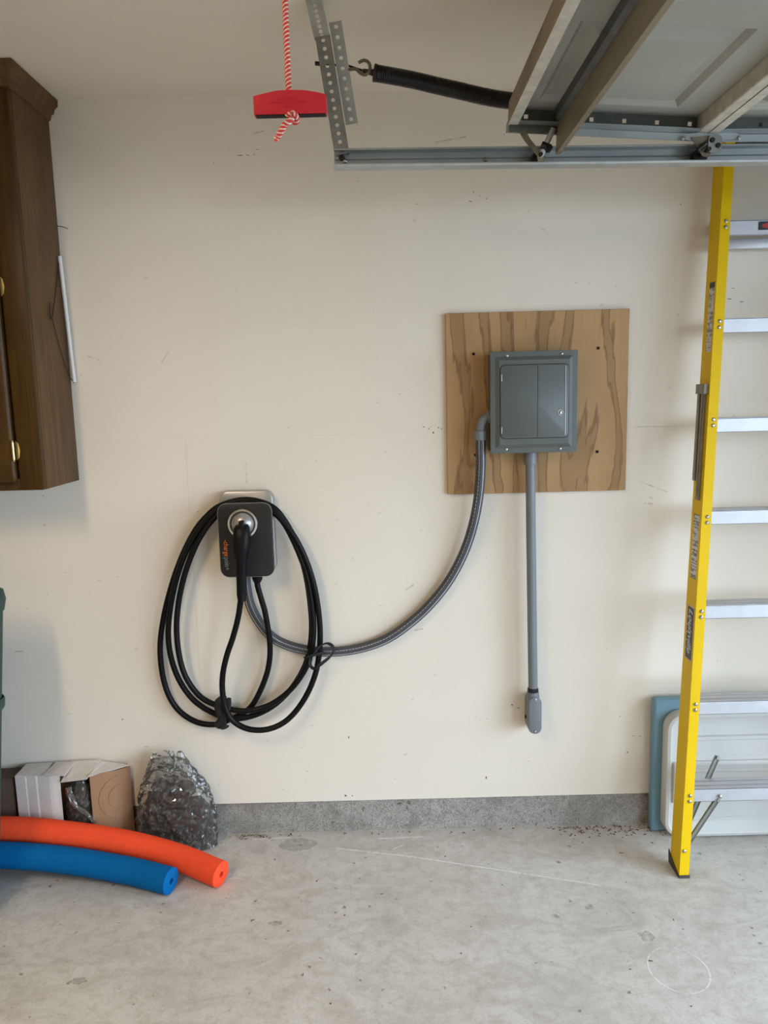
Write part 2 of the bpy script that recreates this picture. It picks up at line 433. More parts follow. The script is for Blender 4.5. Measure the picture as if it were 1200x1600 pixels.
# ================================================================== the setting
CEIL = 2.60
floor = MB().box((-3.3, -6.3, -0.12), (3.0, 0.06, 0.0)).build('floor', 'floor', smooth=0); tag(floor, 'grey stained concrete garage floor', kind='structure')
drive = MB().box((3.0, -14, -0.14), (16, 8, -0.02)).build('driveway', 'drive', smooth=0); tag(drive, 'dark driveway outside the garage', kind='structure')
ceiling = MB().box((-3.3, -6.3, CEIL), (3.0, 0.06, CEIL + 0.1)).build('ceiling', 'ceiling', smooth=0); tag(ceiling, 'white painted garage ceiling', kind='structure')
wall_back = MB().box((-3.3, 0.012, 0.0), (3.0, 0.10, CEIL)).build('wall_back', 'backing', smooth=0); tag(wall_back, 'cream painted drywall above a concrete kerb', kind='structure')
SEAM_Z = 1.49
for x0, x1, z0, z1 in ((-3.3, -0.4786, SEAM_Z + 0.0002, CEIL), (-0.4784, 3.0, SEAM_Z + 0.0002, CEIL), (-3.3, -0.6852, 0.1265, SEAM_Z), (-0.6848, 3.0, 0.1265, SEAM_Z)):
    MB().box((x0, 0.0, z0), (x1, 0.012, z1)).build('drywall_sheet', 'wall', wall_back, smooth=0)
kerb = MB().box((-3.3, 0.009, 0.0), (3.0, 0.02, 0.1215)).build('baseboard_back', 'kerb', smooth=0); tag(kerb, 'rough grey concrete kerb under the drywall', kind='structure')
wl = MB().box((-3.3, -6.3, 0), (-3.2, 0.012, CEIL)).build('wall_left', 'side_wall', smooth=0); tag(wl, 'painted side wall', kind='structure')
wf = MB().box((-3.2, -6.3, 0), (3.0, -6.2, CEIL)).build('wall_front', 'side_wall', smooth=0); tag(wf, 'painted wall opposite', kind='structure')
wr = MB()
for y0, y1, z0, z1 in ((-0.62, 0.012, 0, CEIL), (-3.5, -3.05, 0, CEIL), (-6.2, -5.9, 0, CEIL), (-3.05, -0.62, 2.14, CEIL), (-5.9, -3.5, 2.14, CEIL)):  # second opening is added, unseen, so light falls more from the front
    wr.box((2.9, y0, z0), (3.0, y1, z1))
wr = wr.build('wall_right', 'side_wall', smooth=0); tag(wr, 'painted wall with garage door opening and an added light opening', kind='structure')

# scuffs on the drywall, marks on the floor and kerb
def blob(mb, c, w, h, fn, n=7, jit=0.45):
    k0 = random.random() * PI
    pts = []
    for k in range(n):
        a = 2 * PI * k / n + k0; rr = 1 - jit * random.random()
        pts.append(fn(c[0] + w * rr * math.cos(a), c[1] + h * rr * math.sin(a)))
    mb.face(pts)
on_wall = lambda x, z: (x, -0.0005, z)
on_floor = lambda x, y: (x, y, 0.0006)
mk = MB()
for x, z, w, h in ((-0.445, 2.415, 0.012, 0.0015), (-0.420, 2.4155, 0.008, 0.0012), (-0.398, 2.416, 0.005, 0.0015), (-0.532, 2.395, 0.0012, 0.003), (-0.386, 2.432, 0.008, 0.001),
                   (0.163, 1.503, 0.003, 0.003), (0.178, 1.489, 0.004, 0.004), (0.196, 1.506, 0.004, 0.003), (0.207, 1.502, 0.004, 0.0025), (0.145, 1.510, 0.004, 0.0025), (0.170, 1.509, 0.002, 0.002),
                   (0.324, 2.282, 0.002, 0.005), (0.367, 2.260, 0.003, 0.002), (0.314, 2.252, 0.006, 0.002), (0.345, 2.27, 0.0015, 0.004), (-1.335, 0.738, 0.022, 0.0012),
                   (-0.151, 0.377, 0.003, 0.005), (-0.170, 0.147, 0.005, 0.005), (-0.145, 0.146, 0.003, 0.003), (0.356, 0.204, 0.004, 0.007), (-0.310, 0.248, 0.002, 0.003), (0.925, 0.353, 0.010, 0.0012), (0.9, 0.355, 0.006, 0.001),
                   (1.19, 1.915, 0.012, 0.002), (1.23, 1.905, 0.010, 0.002), (1.17, 1.93, 0.004, 0.003), (1.20, 1.95, 0.008, 0.0015), (1.165, 1.835, 0.009, 0.0015), (0.88, 0.29, 0.004, 0.004), (-0.98, 0.47, 0.004, 0.003), (-0.72, 0.115 + 0.02, 0.02, 0.0012), (-0.9, 0.36, 0.014, 0.001),
                   (0.475, 0.475, 0.008, 0.002), (0.452, 0.487, 0.004, 0.004), (-1.20, 1.20, 0.003, 0.003)):
    blob(mk, (x, z), w, h, on_wall)
for k in range(70):
    blob(mk, (random.uniform(-1.5, 1.3), random.uniform(0.15, 2.5)), random.uniform(0.001, 0.004), random.uniform(0.0008, 0.0022), on_wall, 5)
tag(mk.build('scuff_marks', 'scuff', wall_back, smooth=0, normals=False), kind='stuff')
mk = MB()
for x0, z0, x1, z1, w in ((0.88, 1.492, 1.02, 1.489, 0.0009), (0.92, 1.223, 0.95, 1.219, 0.003), (-0.4785, 1.33, -0.4785, 1.40, 0.0016), (0.07, 0.93, 0.10, 0.95, 0.003), (0.10, 0.78, 0.13, 0.785, 0.003), (0.9, 1.30, 1.0, 1.26, 0.002), (-1.0, 1.78, -0.96, 1.765, 0.002), (-0.75, 1.75, -0.72, 1.79, 0.0015), (0.2, 2.44, 0.3, 2.455, 0.002), (-0.4, 2.48, -0.36, 2.49, 0.002)):
    d = Vector((x1 - x0, z1 - z0)); n = Vector((-d.y, d.x)).normalized() * w
    mk.face([on_wall(x0 - n.x, z0 - n.y), on_wall(x1 - n.x, z1 - n.y), on_wall(x1 + n.x, z1 + n.y), on_wall(x0 + n.x, z0 + n.y)])
tag(mk.build('faint_wall_marks', 'scuff_soft', wall_back, smooth=0, normals=False), kind='stuff')

mk = MB()
def streak(mb, pts, w, fn):
    for a, b in zip(pts[:-1], pts[1:]):
        a, b = Vector(a), Vector(b); n = (b - a).orthogonal().normalized() * w / 2
        mb.face([fn(*(a - n)), fn(*(b - n)), fn(*(b + n)), fn(*(a + n))])
streak(mk, [(-0.22, -0.10), (0.08, -0.172), (0.38, -0.262), (0.68, -0.352)], 0.0065, on_floor)
streak(mk, [(-0.05, -0.05), (0.12, -0.046)], 0.010, on_floor); streak(mk, [(-0.52, -0.035), (-0.38, -0.028)], 0.012, on_floor); streak(mk, [(0.0, -0.12), (0.04, -0.095)], 0.006, on_floor)
for k in range(48):
    if random.random() < 0.12: continue
    a0, a1 = 2 * PI * k / 48, 2 * PI * (k + 1) / 48
    cx, cy, rx, ry = 0.797, -0.735, 0.082, 0.088
    streak(mk, [(cx + rx * math.cos(a0), cy + ry * math.sin(a0)), (cx + rx * math.cos(a1), cy + ry * math.sin(a1))], 0.0038, on_floor)
for k in range(30):
    a0 = k / 30 * 5; streak(mk, [(0.92 + 0.06 * math.cos(a0), -0.55 + 0.05 * math.sin(a0)), (0.92 + 0.06 * math.cos(a0 + 0.17), -0.55 + 0.05 * math.sin(a0 + 0.17))], 0.0015, on_floor)
tag(mk.build('pale_floor_scratches', 'chalk', floor, smooth=0, normals=False), kind='stuff')
mk = MB(); blob(mk, (-0.345, -0.075), 0.075, 0.05, on_floor, 14, 0.25)
tag(mk.build('floor_patch', 'patch', floor, smooth=0, normals=False), kind='stuff')
mk = MB()
for x, y, w, h in ((0.755, -0.60, 0.030, 0.028), (0.50, -0.50, 0.018, 0.012), (-0.37, -0.50, 0.03, 0.012), (0.62, -0.46, 0.018, 0.016), (-0.9, -0.72, 0.03, 0.015)):
    blob(mk, (x, y), w, h, on_floor, 14, 0.4)
tag(mk.build('floor_stains', 'stain', floor, smooth=0, normals=False), kind='stuff')
mk = MB()
for k in range(190):
    r = random.random()
    if r < 0.55: x, y = random.uniform(0.62, 1.05), -abs(random.gauss(0, 0.035)) - 0.004
    elif r < 0.7: x, y = random.uniform(-0.62, -0.45), -abs(random.gauss(0, 0.015)) - 0.004
    elif r < 0.85: x, y = random.uniform(-0.6, 0.7), -abs(random.gauss(0, 0.014)) - 0.003
    else: x, y = random.uniform(-0.5, 0.94), random.uniform(-1.0, -0.05)
    a = random.random() * PI; l = random.uniform(0.0015, 0.007); w = random.uniform(0.0006, 0.0018); z = 0.001
    d = Vector((math.cos(a), math.sin(a))) * l; n = Vector((-d.y, d.x)).normalized() * w
    mk.loops([[(x - d.x - n.x, y - d.y - n.y, zz), (x + d.x - n.x, y + d.y - n.y, zz + random.uniform(0, 0.003)), (x + d.x + n.x, y + d.y + n.y, zz), (x - d.x + n.x, y - d.y + n.y, zz + random.uniform(0, 0.003))] for zz in (0.0005, 0.0015)])
lf = mk.build('leaf_litter', 'leaf', smooth=0); tag(lf, 'dry brown leaf crumbs scattered along the concrete kerb', 'leaf litter', kind='stuff')
mk = MB()
on_kerb = lambda x, z: (x, 0.0085, z)
for x, z, w, h in ((0.066, 0.108, 0.010, 0.012), (0.058, 0.088, 0.004, 0.012), (0.03, 0.105, 0.012, 0.006), (-0.18, 0.09, 0.004, 0.004), (0.6, 0.06, 0.005, 0.004)): blob(mk, (x, z), w, h, on_kerb, 8)
for k in range(60): blob(mk, (random.uniform(-0.6, 0.95), random.uniform(0.01, 0.115)), random.uniform(0.0015, 0.004), random.uniform(0.001, 0.003), on_kerb, 5)
tag(mk.build('kerb_pits', 'scuff', kerb, smooth=0, normals=False), kind='stuff')

# ================================================================== wall cabinet
CX = -1.063
cab = thing('wall_cabinet', (-1.6, 0, 1.355), 'dark brown wooden wall cabinet with crown moulding at ceiling', 'cabinet')
MB().box((-2.3, -0.262, 1.355), (CX, -0.001, 2.57), 0.002).build('body', 'cab', cab)
ff = MB().box((-1.137, -0.285, 1.355), (CX - 0.001, -0.263, 2.56), 0.0025)
ff.box((-2.3, -0.284, 1.355), (-1.137, -0.263, 1.392), 0.002); ff.box((-2.3, -0.284, 2.50), (-1.137, -0.263, 2.56), 0.002); ff.box((-1.76, -0.284, 1.392), (-1.70, -0.263, 2.5), 0.002)
ff.build('face_frame', 'cabfront', cab)
hinge_src = None
for x0, x1 in ((-1.692, -1.142), (-2.3, -1.765)):
    L = []
    for y, e in ((-0.2855, 0), (-0.297, 0), (-0.3035, 0.006), (-0.3045, 0.016)):
        L.append([(x, y, z) for x, z in rrect(x0 + e, x1 - e, 1.379 + e, 2.512 - e, 0.012)])
    d = MB().loops(L).build('door', 'cabfront', cab)
    d2 = MB().box((x0 + 0.07, -0.309, 1.45), (x1 - 0.07, -0.3045, 2.44), 0.004).build('raised_panel', 'cabfront', d)
    if x0 < -1.75: continue
    for hz in (1.480, 1.975, 2.42):
        og = (x1 + 0.005, -0.30, hz)
        if hinge_src is None:
            h = MB().cyl((x1 + 0.003, -0.304, hz - 0.026), (x1 + 0.003, -0.304, hz + 0.026), 0.0045, 10)
            h.prism([(0.004, -0.030), (0.013, -0.022), (0.017, 0.0), (0.013, 0.022), (0.004, 0.030)], lambda u, v, w: (x1 + u, w, hz + v), -0.2855, -0.289)
            for zz in (-0.029, 0.029): h.cyl((x1 + 0.003, -0.304, hz + zz - 0.003), (x1 + 0.003, -0.304, hz + zz + 0.003), 0.003, 8)
            hinge_src = h.build('hinge', 'brass', d, origin=og)
        else: copy_part(hinge_src, d, og)
cm = MB()
prof = [(0.0, 2.535), (0.006, 2.537), (0.010, 2.552), (0.018, 2.556), (0.022, 2.570), (0.032, 2.578), (0.034, 2.598), (0.0, 2.598)]
L = []
for k in range(3):
    l = []
    for d, z in prof:
        if k == 0: l.append((CX + d, -0.001, z))
        elif k == 1: l.append((CX + d, -0.285 - d, z))
        else: l.append((-2.3, -0.285 - d, z))
    L.append(l)
cm.loops(L); cm.build('crown_moulding', 'cab', cab, smooth=0)
MB().tube(catmull([(CX - 0.002, -0.012, 2.204), (CX + 0.012, -0.014, 2.203), (CX + 0.026, -0.012, 2.2), (CX + 0.035, -0.006, 2.196)], 4), 0.0012, 6).build('wire_stub', 'dark_metal', cab)

# clothes hanger on the cabinet side
hg = thing('clothes_hanger', (CX + 0.01, -0.022, 1.69), 'wire clothes hanger with white paper tube hung on cabinet side', 'hanger')
MB().cyl((CX + 0.0085, -0.030, 2.105), (CX + 0.017, -0.016, 1.693), 0.0065, 12).build('paper_tube', 'paper', hg)
w = MB(); hk = (CX + 0.004, -0.120, 1.895)
w.tube(catmull([(CX + 0.0085, -0.030, 2.108), (CX + 0.004, -0.040, 2.06), (CX + 0.003, -0.075, 1.98), hk], 5), 0.0013, 6)
w.tube(catmull([(CX + 0.017, -0.016, 1.690), (CX + 0.006, -0.035, 1.72), (CX + 0.003, -0.075, 1.80), (CX + 0.003, -0.108, 1.872), hk], 5), 0.0013, 6)
w.tube(catmull([hk, (CX + 0.006, -0.135, 1.892), (CX + 0.008, -0.146, 1.912), (CX + 0.007, -0.137, 1.94), (CX + 0.006, -0.125, 1.945)], 5), 0.0013, 6)
w.tube(catmull([(CX + 0.004, -0.112, 1.90), (CX + 0.006, -0.135, 1.90), (CX + 0.007, -0.14, 1.925), (CX + 0.004, -0.118, 1.935)], 4), 0.0011, 6)
w.build('wire', 'dark_metal', hg)

# ================================================================== plywood backing and electrical panel
ply = thing('plywood_board', (0.535, -0.009, 1.273), 'square plywood backing board behind the grey electrical panel', 'board')
MB().box((0.224, -0.018, 1.273), (0.846, -0.0008, 1.890), 0.0015, seg=1).build('sheet', 'ply', ply)
sc = None
for x, z in ((0.318, 1.753), (0.742, 1.762), (0.322, 1.409), (0.744, 1.410)):
    if sc is None:
        sc = MB().cyl((x, -0.0185, z), (x, -0.0205, z), 0.0052, 12).cyl((x, -0.0205, z), (x, -0.0212, z), 0.003, 8).build('screw', 'hole', ply, origin=(x, -0.018, z))
    else: copy_part(sc, ply, (x, -0.018, z))

pan = thing('electrical_panel', (0.507, -0.06, 1.42), 'grey steel breaker panel mounted on the plywood board', 'panel')
PX0, PX1, PZ0, PZ1 = 0.362, 0.651, 1.419, 1.754
MB().box((PX0 + 0.006, -0.102, PZ0 + 0.006), (PX1 - 0.006, -0.0185, PZ1 - 0.006), 0.002).build('tub', 'panelgrey', pan)
L = []
for y, e in ((-0.1025, 0), (-0.1055, 0), (-0.1062, 0.001), (-0.1068, 0.017), (-0.1150, 0.029)):
    L.append([(x, y, z) for x, z in rrect(PX0 + e, PX1 - e, PZ0 + e, PZ1 - e, 0.0015, 1)])
cov = MB().loops(L).build('cover', 'panelgrey', pan, smooth=20)
DX0, DX1, DZ0, DZ1 = 0.394, 0.619, 1.469, 1.709
# dark reveal round the door, then the door leaf standing in it
MB().loops([[(x, y, z) for x, z in rrect(DX0 - 0.0018, DX1 + 0.0018, DZ0 - 0.0018, DZ1 + 0.0018, 0.016)] for y in (-0.1148, -0.1153)]).build('door_reveal', 'hole', pan)
door = slab_xz(DX0, DX1, DZ0, DZ1, 0.014, -0.115, -0.1185, 0.0012).build('door', 'panelgrey', pan)
MB().box((0.5163, -0.1189, DZ0 + 0.002), (0.5178, -0.1184, DZ1 - 0.002)).build('crease_shade', 'hole', door, smooth=0)  # black strip stands in for the shade in the crease
MB().box((0.6070, -0.1199, DZ0 + 0.006), (0.6100, -0.1180, DZ1 - 0.004), 0.0008).build('edge_highlight', 'steel_light', door)  # pale strip painted as the highlight along the door's edge
hs = None
for z in (1.668, 1.497):
    og = (0.3975, -0.119, z)
    if hs is None: hs = MB().box((0.396, -0.1205, z - 0.011), (0.3995, -0.118, z + 0.011), 0.0008).build('hinge', 'steel_light', door, origin=og)
    else: copy_part(hs, door, og)
l = MB().tube([(0.5925 + 0.0075 * math.cos(a * PI / 10), -0.1190, 1.551 + 0.0085 * math.sin(a * PI / 10)) for a in range(20)], 0.0016, 6, closed=True)
l.box((0.5895, -0.1205, 1.546), (0.5958, -0.1184, 1.5555), 0.001)
l.build('latch', 'chrome', door)
sc = None
for x, z in ((0.418, 1.7405), (0.598, 1.7425), (0.415, 1.4325), (0.595, 1.4305)):
    og = (x, -0.106, z)
    if sc is None:
        s = MB().tube([(x, -0.106, z), (x, -0.1088, z), (x, -0.1098, z)], [0.0045, 0.0040, 0.0022], 12)
        sc = s.build('screw', 'zinc', pan, origin=og)
    else: copy_part(sc, pan, og)

# rigid conduit down the wall
rc = thing('rigid_conduit', (0.512, -0.05, 0.41), 'straight grey conduit pipe dropping from panel to conduit body', 'conduit')
MB().tube([(0.505, -0.056, 1.419), (0.508, -0.056, 1.15), (0.5175, -0.058, 0.555)], 0.0168, 20).build('pipe', 'pvc', rc)
MB().tube([(0.505, -0.056, 1.4245), (0.505, -0.056, 1.376), (0.505, -0.056, 1.374)], [0.0215, 0.0215, 0.017], 20).build('coupling', 'pvc', rc)
MB().tube([(0.5170, -0.058, 0.575), (0.5170, -0.058, 0.571), (0.5172, -0.058, 0.560), (0.5174, -0.058, 0.556)], [0.0172, 0.0195, 0.0195, 0.0175], 18).build('gasket_ring', 'blackmatte', rc)
cb = MB()
L = []
for y, e in ((-0.003, 0.004), (-0.010, 0.0), (-0.060, 0.0), (-0.078, 0.0005)):
    L.append([(x, y, z) for x, z in rrect(0.497 + e, 0.545 - e, 0.408 + e, 0.540 - e, 0.0235 - e, 8)])
cb.loops(L); cb.tube([(0.5180, -0.056, 0.50), (0.5175, -0.058, 0.540), (0.5173, -0.058, 0.560)], [0.0235, 0.0235, 0.0205], 18)
body = cb.build('conduit_body', 'pvc', rc)
cp = slab_xz(0.4985, 0.5435, 0.410, 0.5475, 0.0222, -0.079, -0.0835, 0.0015, 8).build('cover_plate', 'pvc', body)
sc = None
for z in (0.5385, 0.4195):
    og = (0.521, -0.0835, z)
    if sc is None: sc = MB().tube([(0.521, -0.0835, z), (0.521, -0.0855, z), (0.521, -0.0862, z)], [0.0045, 0.004, 0.0022], 10).build('screw', 'zinc', body, origin=og)
    else: copy_part(sc, body, og)
MB().tube([(0.4975, -0.035, 0.455), (0.4925, -0.035, 0.455)], 0.0065, 10).build('side_plug', 'dark_metal', body)

# flexible conduit
FLEX = [(0.334, -0.066, 1.467), (0.334, -0.066, 1.436), (0.334, -0.064, 1.360), (0.326, -0.055, 1.259), (0.306, -0.045, 1.157), (0.275, -0.036, 1.065), (0.227, -0.028, 0.972), (0.165, -0.024, 0.891), (0.093, -0.022, 0.822), (0.007, -0.022, 0.762), (-0.081, -0.022, 0.729), (-0.174, -0.022, 0.715), (-0.266, -0.022, 0.719), (-0.352, -0.022, 0.741), (-0.413, -0.022, 0.776), (-0.456, -0.022, 0.831), (-0.485, -0.022, 0.896), (-0.495, -0.022, 0.966), (-0.4945, -0.022, 1.0105)]
fx = thing('flexible_conduit', (0.0, -0.03, 0.70), 'dark grey flexible conduit sweeping from panel down to wall charger', 'conduit')
P = catmull(FLEX, 24); fr_ = 0.0172
MB().tube(P, [fr_ * (1.0 + 0.018 * (k % 2)) for k in range(len(P))], 14).build('hose', 'flex', fx, smooth=60)
pm = MB()
for off in (0.0, 0.45):
    for k in range(2, len(P) - 2):
        if off and k % 3 == 0: continue
        t = (P[k + 1] - P[k]).normalized(); front = Vector((0, -1, 0)); side = t.cross(front).normalized()
        sgn = 1 if off == 0 else -1
        a = 0.42 * sgn
        n = (front * math.cos(a) - side * math.sin(a)).normalized(); b = t.cross(n)
        c = P[k] + n * (fr_ * 1.02 + 0.0002); l = t * 0.0023; ww = b * (0.0011 if off == 0 else 0.0007)
        pm.face([c - l - ww, c + l - ww, c + l + ww, c - l + ww])
tag(pm.build('printed_dotted_line', 'whiteprint', fx, smooth=0, normals=False), kind='stuff')
el = [(0.3675, -0.066, 1.541), (0.356, -0.066, 1.539), (0.343, -0.066, 1.528), (0.336, -0.066, 1.510), (0.334, -0.066, 1.490), (0.334, -0.066, 1.470)]
e = MB().tube(catmull(el, 5), 0.0158, 16)
e.tube([(0.334, -0.066, 1.497), (0.334, -0.066, 1.493), (0.334, -0.066, 1.467), (0.334, -0.066, 1.463)], [0.019, 0.0225, 0.0225, 0.020], 10)
e.tube([(0.3675, -0.066, 1.5405), (0.361, -0.066, 1.540), (0.357, -0.066, 1.539)], [0.023, 0.023, 0.019], 10)
e.build('elbow_fitting', 'pvc', fx)

# ================================================================== wall charger
ch = thing('car_charger', (-0.475, -0.05, 1.01), 'charcoal and silver electric car wall charger with coiled black cable', 'charger')
bp = slab_xz(-0.571, -0.384, 1.012, 1.306, 0.032, -0.001, -0.040, 0.005, 8).build('back_plate', 'silver', ch)
MB().loops([[(x, y, z) for x, z in rrect(-0.549, -0.409, 1.035, 1.250, 0.03, 6)] for y in (-0.0395, -0.082)]).build('cable_hook_neck', 'charcoal', ch)
L = []
for y, e in ((-0.080, 0.004), (-0.084, 0.0), (-0.103, 0.0), (-0.1075, 0.0015), (-0.109, 0.006)):
    L.append([(x, y, z) for x, z in rrect(-0.564 + e, -0.381 - e, 1.018 + e, 1.272 - e, 0.030 - e, 8)])
fc = MB().loops(L).build('front_cover', 'charcoal', ch)
MB().tube([(x, -0.1045, z) for x, z in rrect(-0.5645, -0.3805, 1.0175, 1.2725, 0.0305, 6)], 0.0008, 6, closed=True).build('silver_trim', 'silver', fc)
def down_text(x, y, z): return lambda u, v, w: (x + v, y - w, z - u)
text_mesh('logo_first_half', '-charge', 0.0245, down_text(-0.541, -0.1095, 1.149), 'orange_ink', fc, xscale=0.79)
text_mesh('logo_second_half', 'poin+', 0.0245, down_text(-0.541, -0.1095, 1.0885), 'teal_ink', fc, xscale=0.79)
# holster ring
HC = Vector((-0.479, 0, 1.204))
r = MB(); prof = [(0.0520, -0.108), (0.0525, -0.114), (0.0500, -0.1195), (0.0445, -0.1205), (0.0415, -0.117), (0.0410, -0.109)]
L = []
for d, y in prof: L.append([(HC.x + d * math.cos(a * PI / 20), y, HC.z + d * math.sin(a * PI / 20)) for a in range(40)])
r.loops(L, False, False); r.build('holster_ring', 'chrome', ch)
L = []
for d, y in ((0.0395, -0.109), (0.0388, -0.118), (0.0350, -0.1285), (0.0270, -0.1370), (0.0160, -0.142), (0.004, -0.1432)):
    L.append([(HC.x + d * math.cos(a * PI / 16), y, HC.z + d * math.sin(a * PI / 16)) for a in range(32)])
MB().loops(L).build('holster_dome', 'silver', ch)
# connector: a pistol-shaped plug pushed into the holster, handle hanging down
CY = -0.166
con = MB()
secs = [(1.207, 0.020, 0.018, -0.152), (1.196, 0.0265, 0.024, -0.155), (1.170, 0.0285, 0.027, -0.160), (1.140, 0.0285, 0.0275, -0.163), (1.120, 0.0262, 0.026, -0.164), (1.104, 0.0215, 0.0225, -0.163), (1.085, 0.0185, 0.0195, -0.161), (1.05, 0.0172, 0.018, -0.158), (1.0, 0.0168, 0.0172, -0.155), (0.972, 0.0165, 0.0165, -0.153)]
L = []
for z, a, b, y in secs:
    cx = -0.4745 - (1.207 - z) * 0.055
    L.append([(cx + a * math.copysign(abs(math.cos(t * PI / 12)) ** 0.75, math.cos(t * PI / 12)), y + b * math.copysign(abs(math.sin(t * PI / 12)) ** 0.75, math.sin(t * PI / 12)), z) for t in range(24)])
con.loops(L); con.cyl((-0.478, -0.112, 1.195), (-0.477, -0.158, 1.185), 0.022, 18)
con = con.build('connector', 'black', ch, smooth=50)
MB().box((-0.482, -0.176, 1.190), (-0.465, -0.150, 1.2225), 0.004).build('latch_button', 'black', con)
g = MB()
for k, z in enumerate((0.969, 0.962, 0.955, 0.949)):
    cx = -0.4745 - (1.207 - z) * 0.055; g.tube([(cx, -0.153, z - 0.0028), (cx, -0.153, z + 0.0028)], 0.0172 - 0.0010 * k, 18)
g.build('strain_relief', 'black', con)
CABLE = [(-0.445,-0.075,1.029), (-0.447,-0.075,0.985), (-0.437,-0.070,0.931), (-0.426,-0.060,0.870), (-0.418,-0.045,0.750), (-0.434,-0.030,0.650), (-0.476,-0.028,0.553), (-0.515,-0.030,0.504), (-0.573,-0.030,0.474), (-0.632,-0.030,0.453), (-0.706,-0.030,0.467), (-0.772,-0.030,0.523), (-0.807,-0.030,0.614), (-0.814,-0.032,0.737), (-0.794,-0.035,0.854), (-0.755,-0.040,0.978), (-0.711,-0.045,1.081), (-0.662,-0.050,1.167), (-0.616,-0.053,1.221), (-0.562,-0.055,1.260), (-0.473,-0.055,1.278), (-0.388,-0.055,1.253), (-0.343,-0.050,1.197), (-0.309,-0.045,1.121), (-0.284,-0.040,1.023), (-0.271,-0.035,0.917), (-0.269,-0.030,0.798), (-0.289,-0.030,0.692), (-0.334,-0.030,0.606), (-0.398,-0.030,0.535), (-0.471,-0.035,0.493), (-0.551,-0.045,0.480), (-0.627,-0.050,0.503), (-0.700,-0.050,0.556), (-0.748,-0.050,0.634), (-0.772,-0.050,0.723), (-0.774,-0.052,0.818), (-0.754,-0.055,0.928), (-0.719,-0.058,1.039), (-0.673,-0.060,1.133), (-0.619,-0.062,1.206), (-0.561,-0.062,1.252), (-0.472,-0.062,1.270), (-0.392,-0.062,1.247), (-0.346,-0.060,1.192), (-0.310,-0.058,1.114), (-0.278,-0.055,1.015), (-0.263,-0.052,0.910), (-0.260,-0.050,0.804), (-0.278,-0.050,0.703), (-0.317,-0.050,0.628), (-0.373,-0.050,0.567), (-0.443,-0.053,0.526), (-0.523,-0.060,0.515), (-0.601,-0.066,0.536), (-0.667,-0.068,0.572), (-0.713,-0.068,0.638), (-0.735,-0.068,0.717), (-0.740,-0.068,0.822), (-0.726,-0.068,0.926), (-0.695,-0.068,1.033), (-0.651,-0.068,1.130), (-0.603,-0.066,1.200), (-0.554,-0.066,1.241), (-0.472,-0.068,1.261), (-0.394,-0.066,1.241), (-0.349,-0.066,1.200), (-0.304,-0.064,1.131), (-0.268,-0.060,1.039), (-0.246,-0.055,0.934), (-0.237,-0.050,0.804), (-0.249,-0.050,0.686), (-0.277,-0.055,0.600), (-0.321,-0.060,0.526), (-0.372,-0.070,0.476), (-0.431,-0.080,0.453), (-0.492,-0.088,0.456), (-0.542,-0.092,0.481), (-0.573,-0.095,0.524), (-0.585,-0.095,0.593), (-0.580,-0.100,0.666), (-0.560,-0.110,0.739), (-0.532,-0.120,0.810), (-0.508,-0.135,0.883), (-0.493,-0.150,0.947), (-0.4885,-0.153,0.972)]
cable = MB().tube(catmull(CABLE, 6), 0.0103, 12).build('cable', 'black', ch, smooth=60)
MB().tube([(-0.4445, -0.075, 1.030), (-0.446, -0.075, 1.004), (-0.4465, -0.075, 0.996), (-0.4468, -0.075, 0.988)], [0.0185, 0.0185, 0.015, 0.011], 16).build('cable_gland', 'black', cable)
# webbing ties
def ribbon(path, wdir, w, th):
    P = catmull(path, 6); L = []
    for k, p in enumerate(P):
        t = (P[min(k + 1, len(P) - 1)] - P[max(k - 1, 0)]).normalized()
        b = (wdir - t * wdir.dot(t)).normalized(); n = t.cross(b)
        L.append([p - b * w / 2 - n * th, p + b * w / 2 - n * th, p + b * w / 2 + n * th, p - b * w / 2 + n * th])
    return MB().loops(L)
STRAP = [(-0.262,-0.072,0.720), (-0.240,-0.074,0.752), (-0.212,-0.070,0.762), (-0.193,-0.068,0.749), (-0.192,-0.068,0.728), (-0.208,-0.070,0.709), (-0.240,-0.076,0.686), (-0.262,-0.076,0.673), (-0.275,-0.070,0.685), (-0.272,-0.066,0.707)]
P = catmull(STRAP, 6); L = []; cen = Vector((-0.234, -0.070, 0.717))
for k, q in enumerate(P):
    t = (P[min(k + 1, len(P) - 1)] - P[max(k - 1, 0)]).normalized(); rad = q - cen; rad.y = 0; rad = rad.normalized()
    tw = 0.9 * math.sin(k * 0.17 + 0.4)
    b = rad * math.cos(tw) + Vector((0, -1, 0)) * math.sin(tw); b = (b - t * b.dot(t)).normalized(); n = t.cross(b)
    L.append([q - b * 0.006 - n * 0.0009, q + b * 0.006 - n * 0.0009, q + b * 0.006 + n * 0.0009, q - b * 0.006 + n * 0.0009])
st = MB().loops(L)
st.tube(catmull([(-0.288, -0.028, 0.702), (-0.292, -0.055, 0.706), (-0.278, -0.070, 0.716), (-0.250, -0.068, 0.722), (-0.235, -0.055, 0.722), (-0.235, -0.036, 0.716)], 4), 0.0085, 8, ry=0.004)
st.build('velcro_tie', 'blackmatte', cable, smooth=50)
st = MB().tube(catmull([(-0.60, -0.02, 0.555), (-0.612, -0.065, 0.552), (-0.604, -0.083, 0.528), (-0.598, -0.072, 0.490), (-0.600, -0.050, 0.450), (-0.598, -0.022, 0.440)], 5), 0.014, 10, ry=0.006)
st.tube(catmull([(-0.580, -0.03, 0.550), (-0.572, -0.080, 0.540), (-0.588, -0.084, 0.505), (-0.620, -0.070, 0.470), (-0.622, -0.04, 0.447)], 5), 0.010, 10, ry=0.005)
st.build('lower_tie', 'blackmatte', cable, smooth=50)

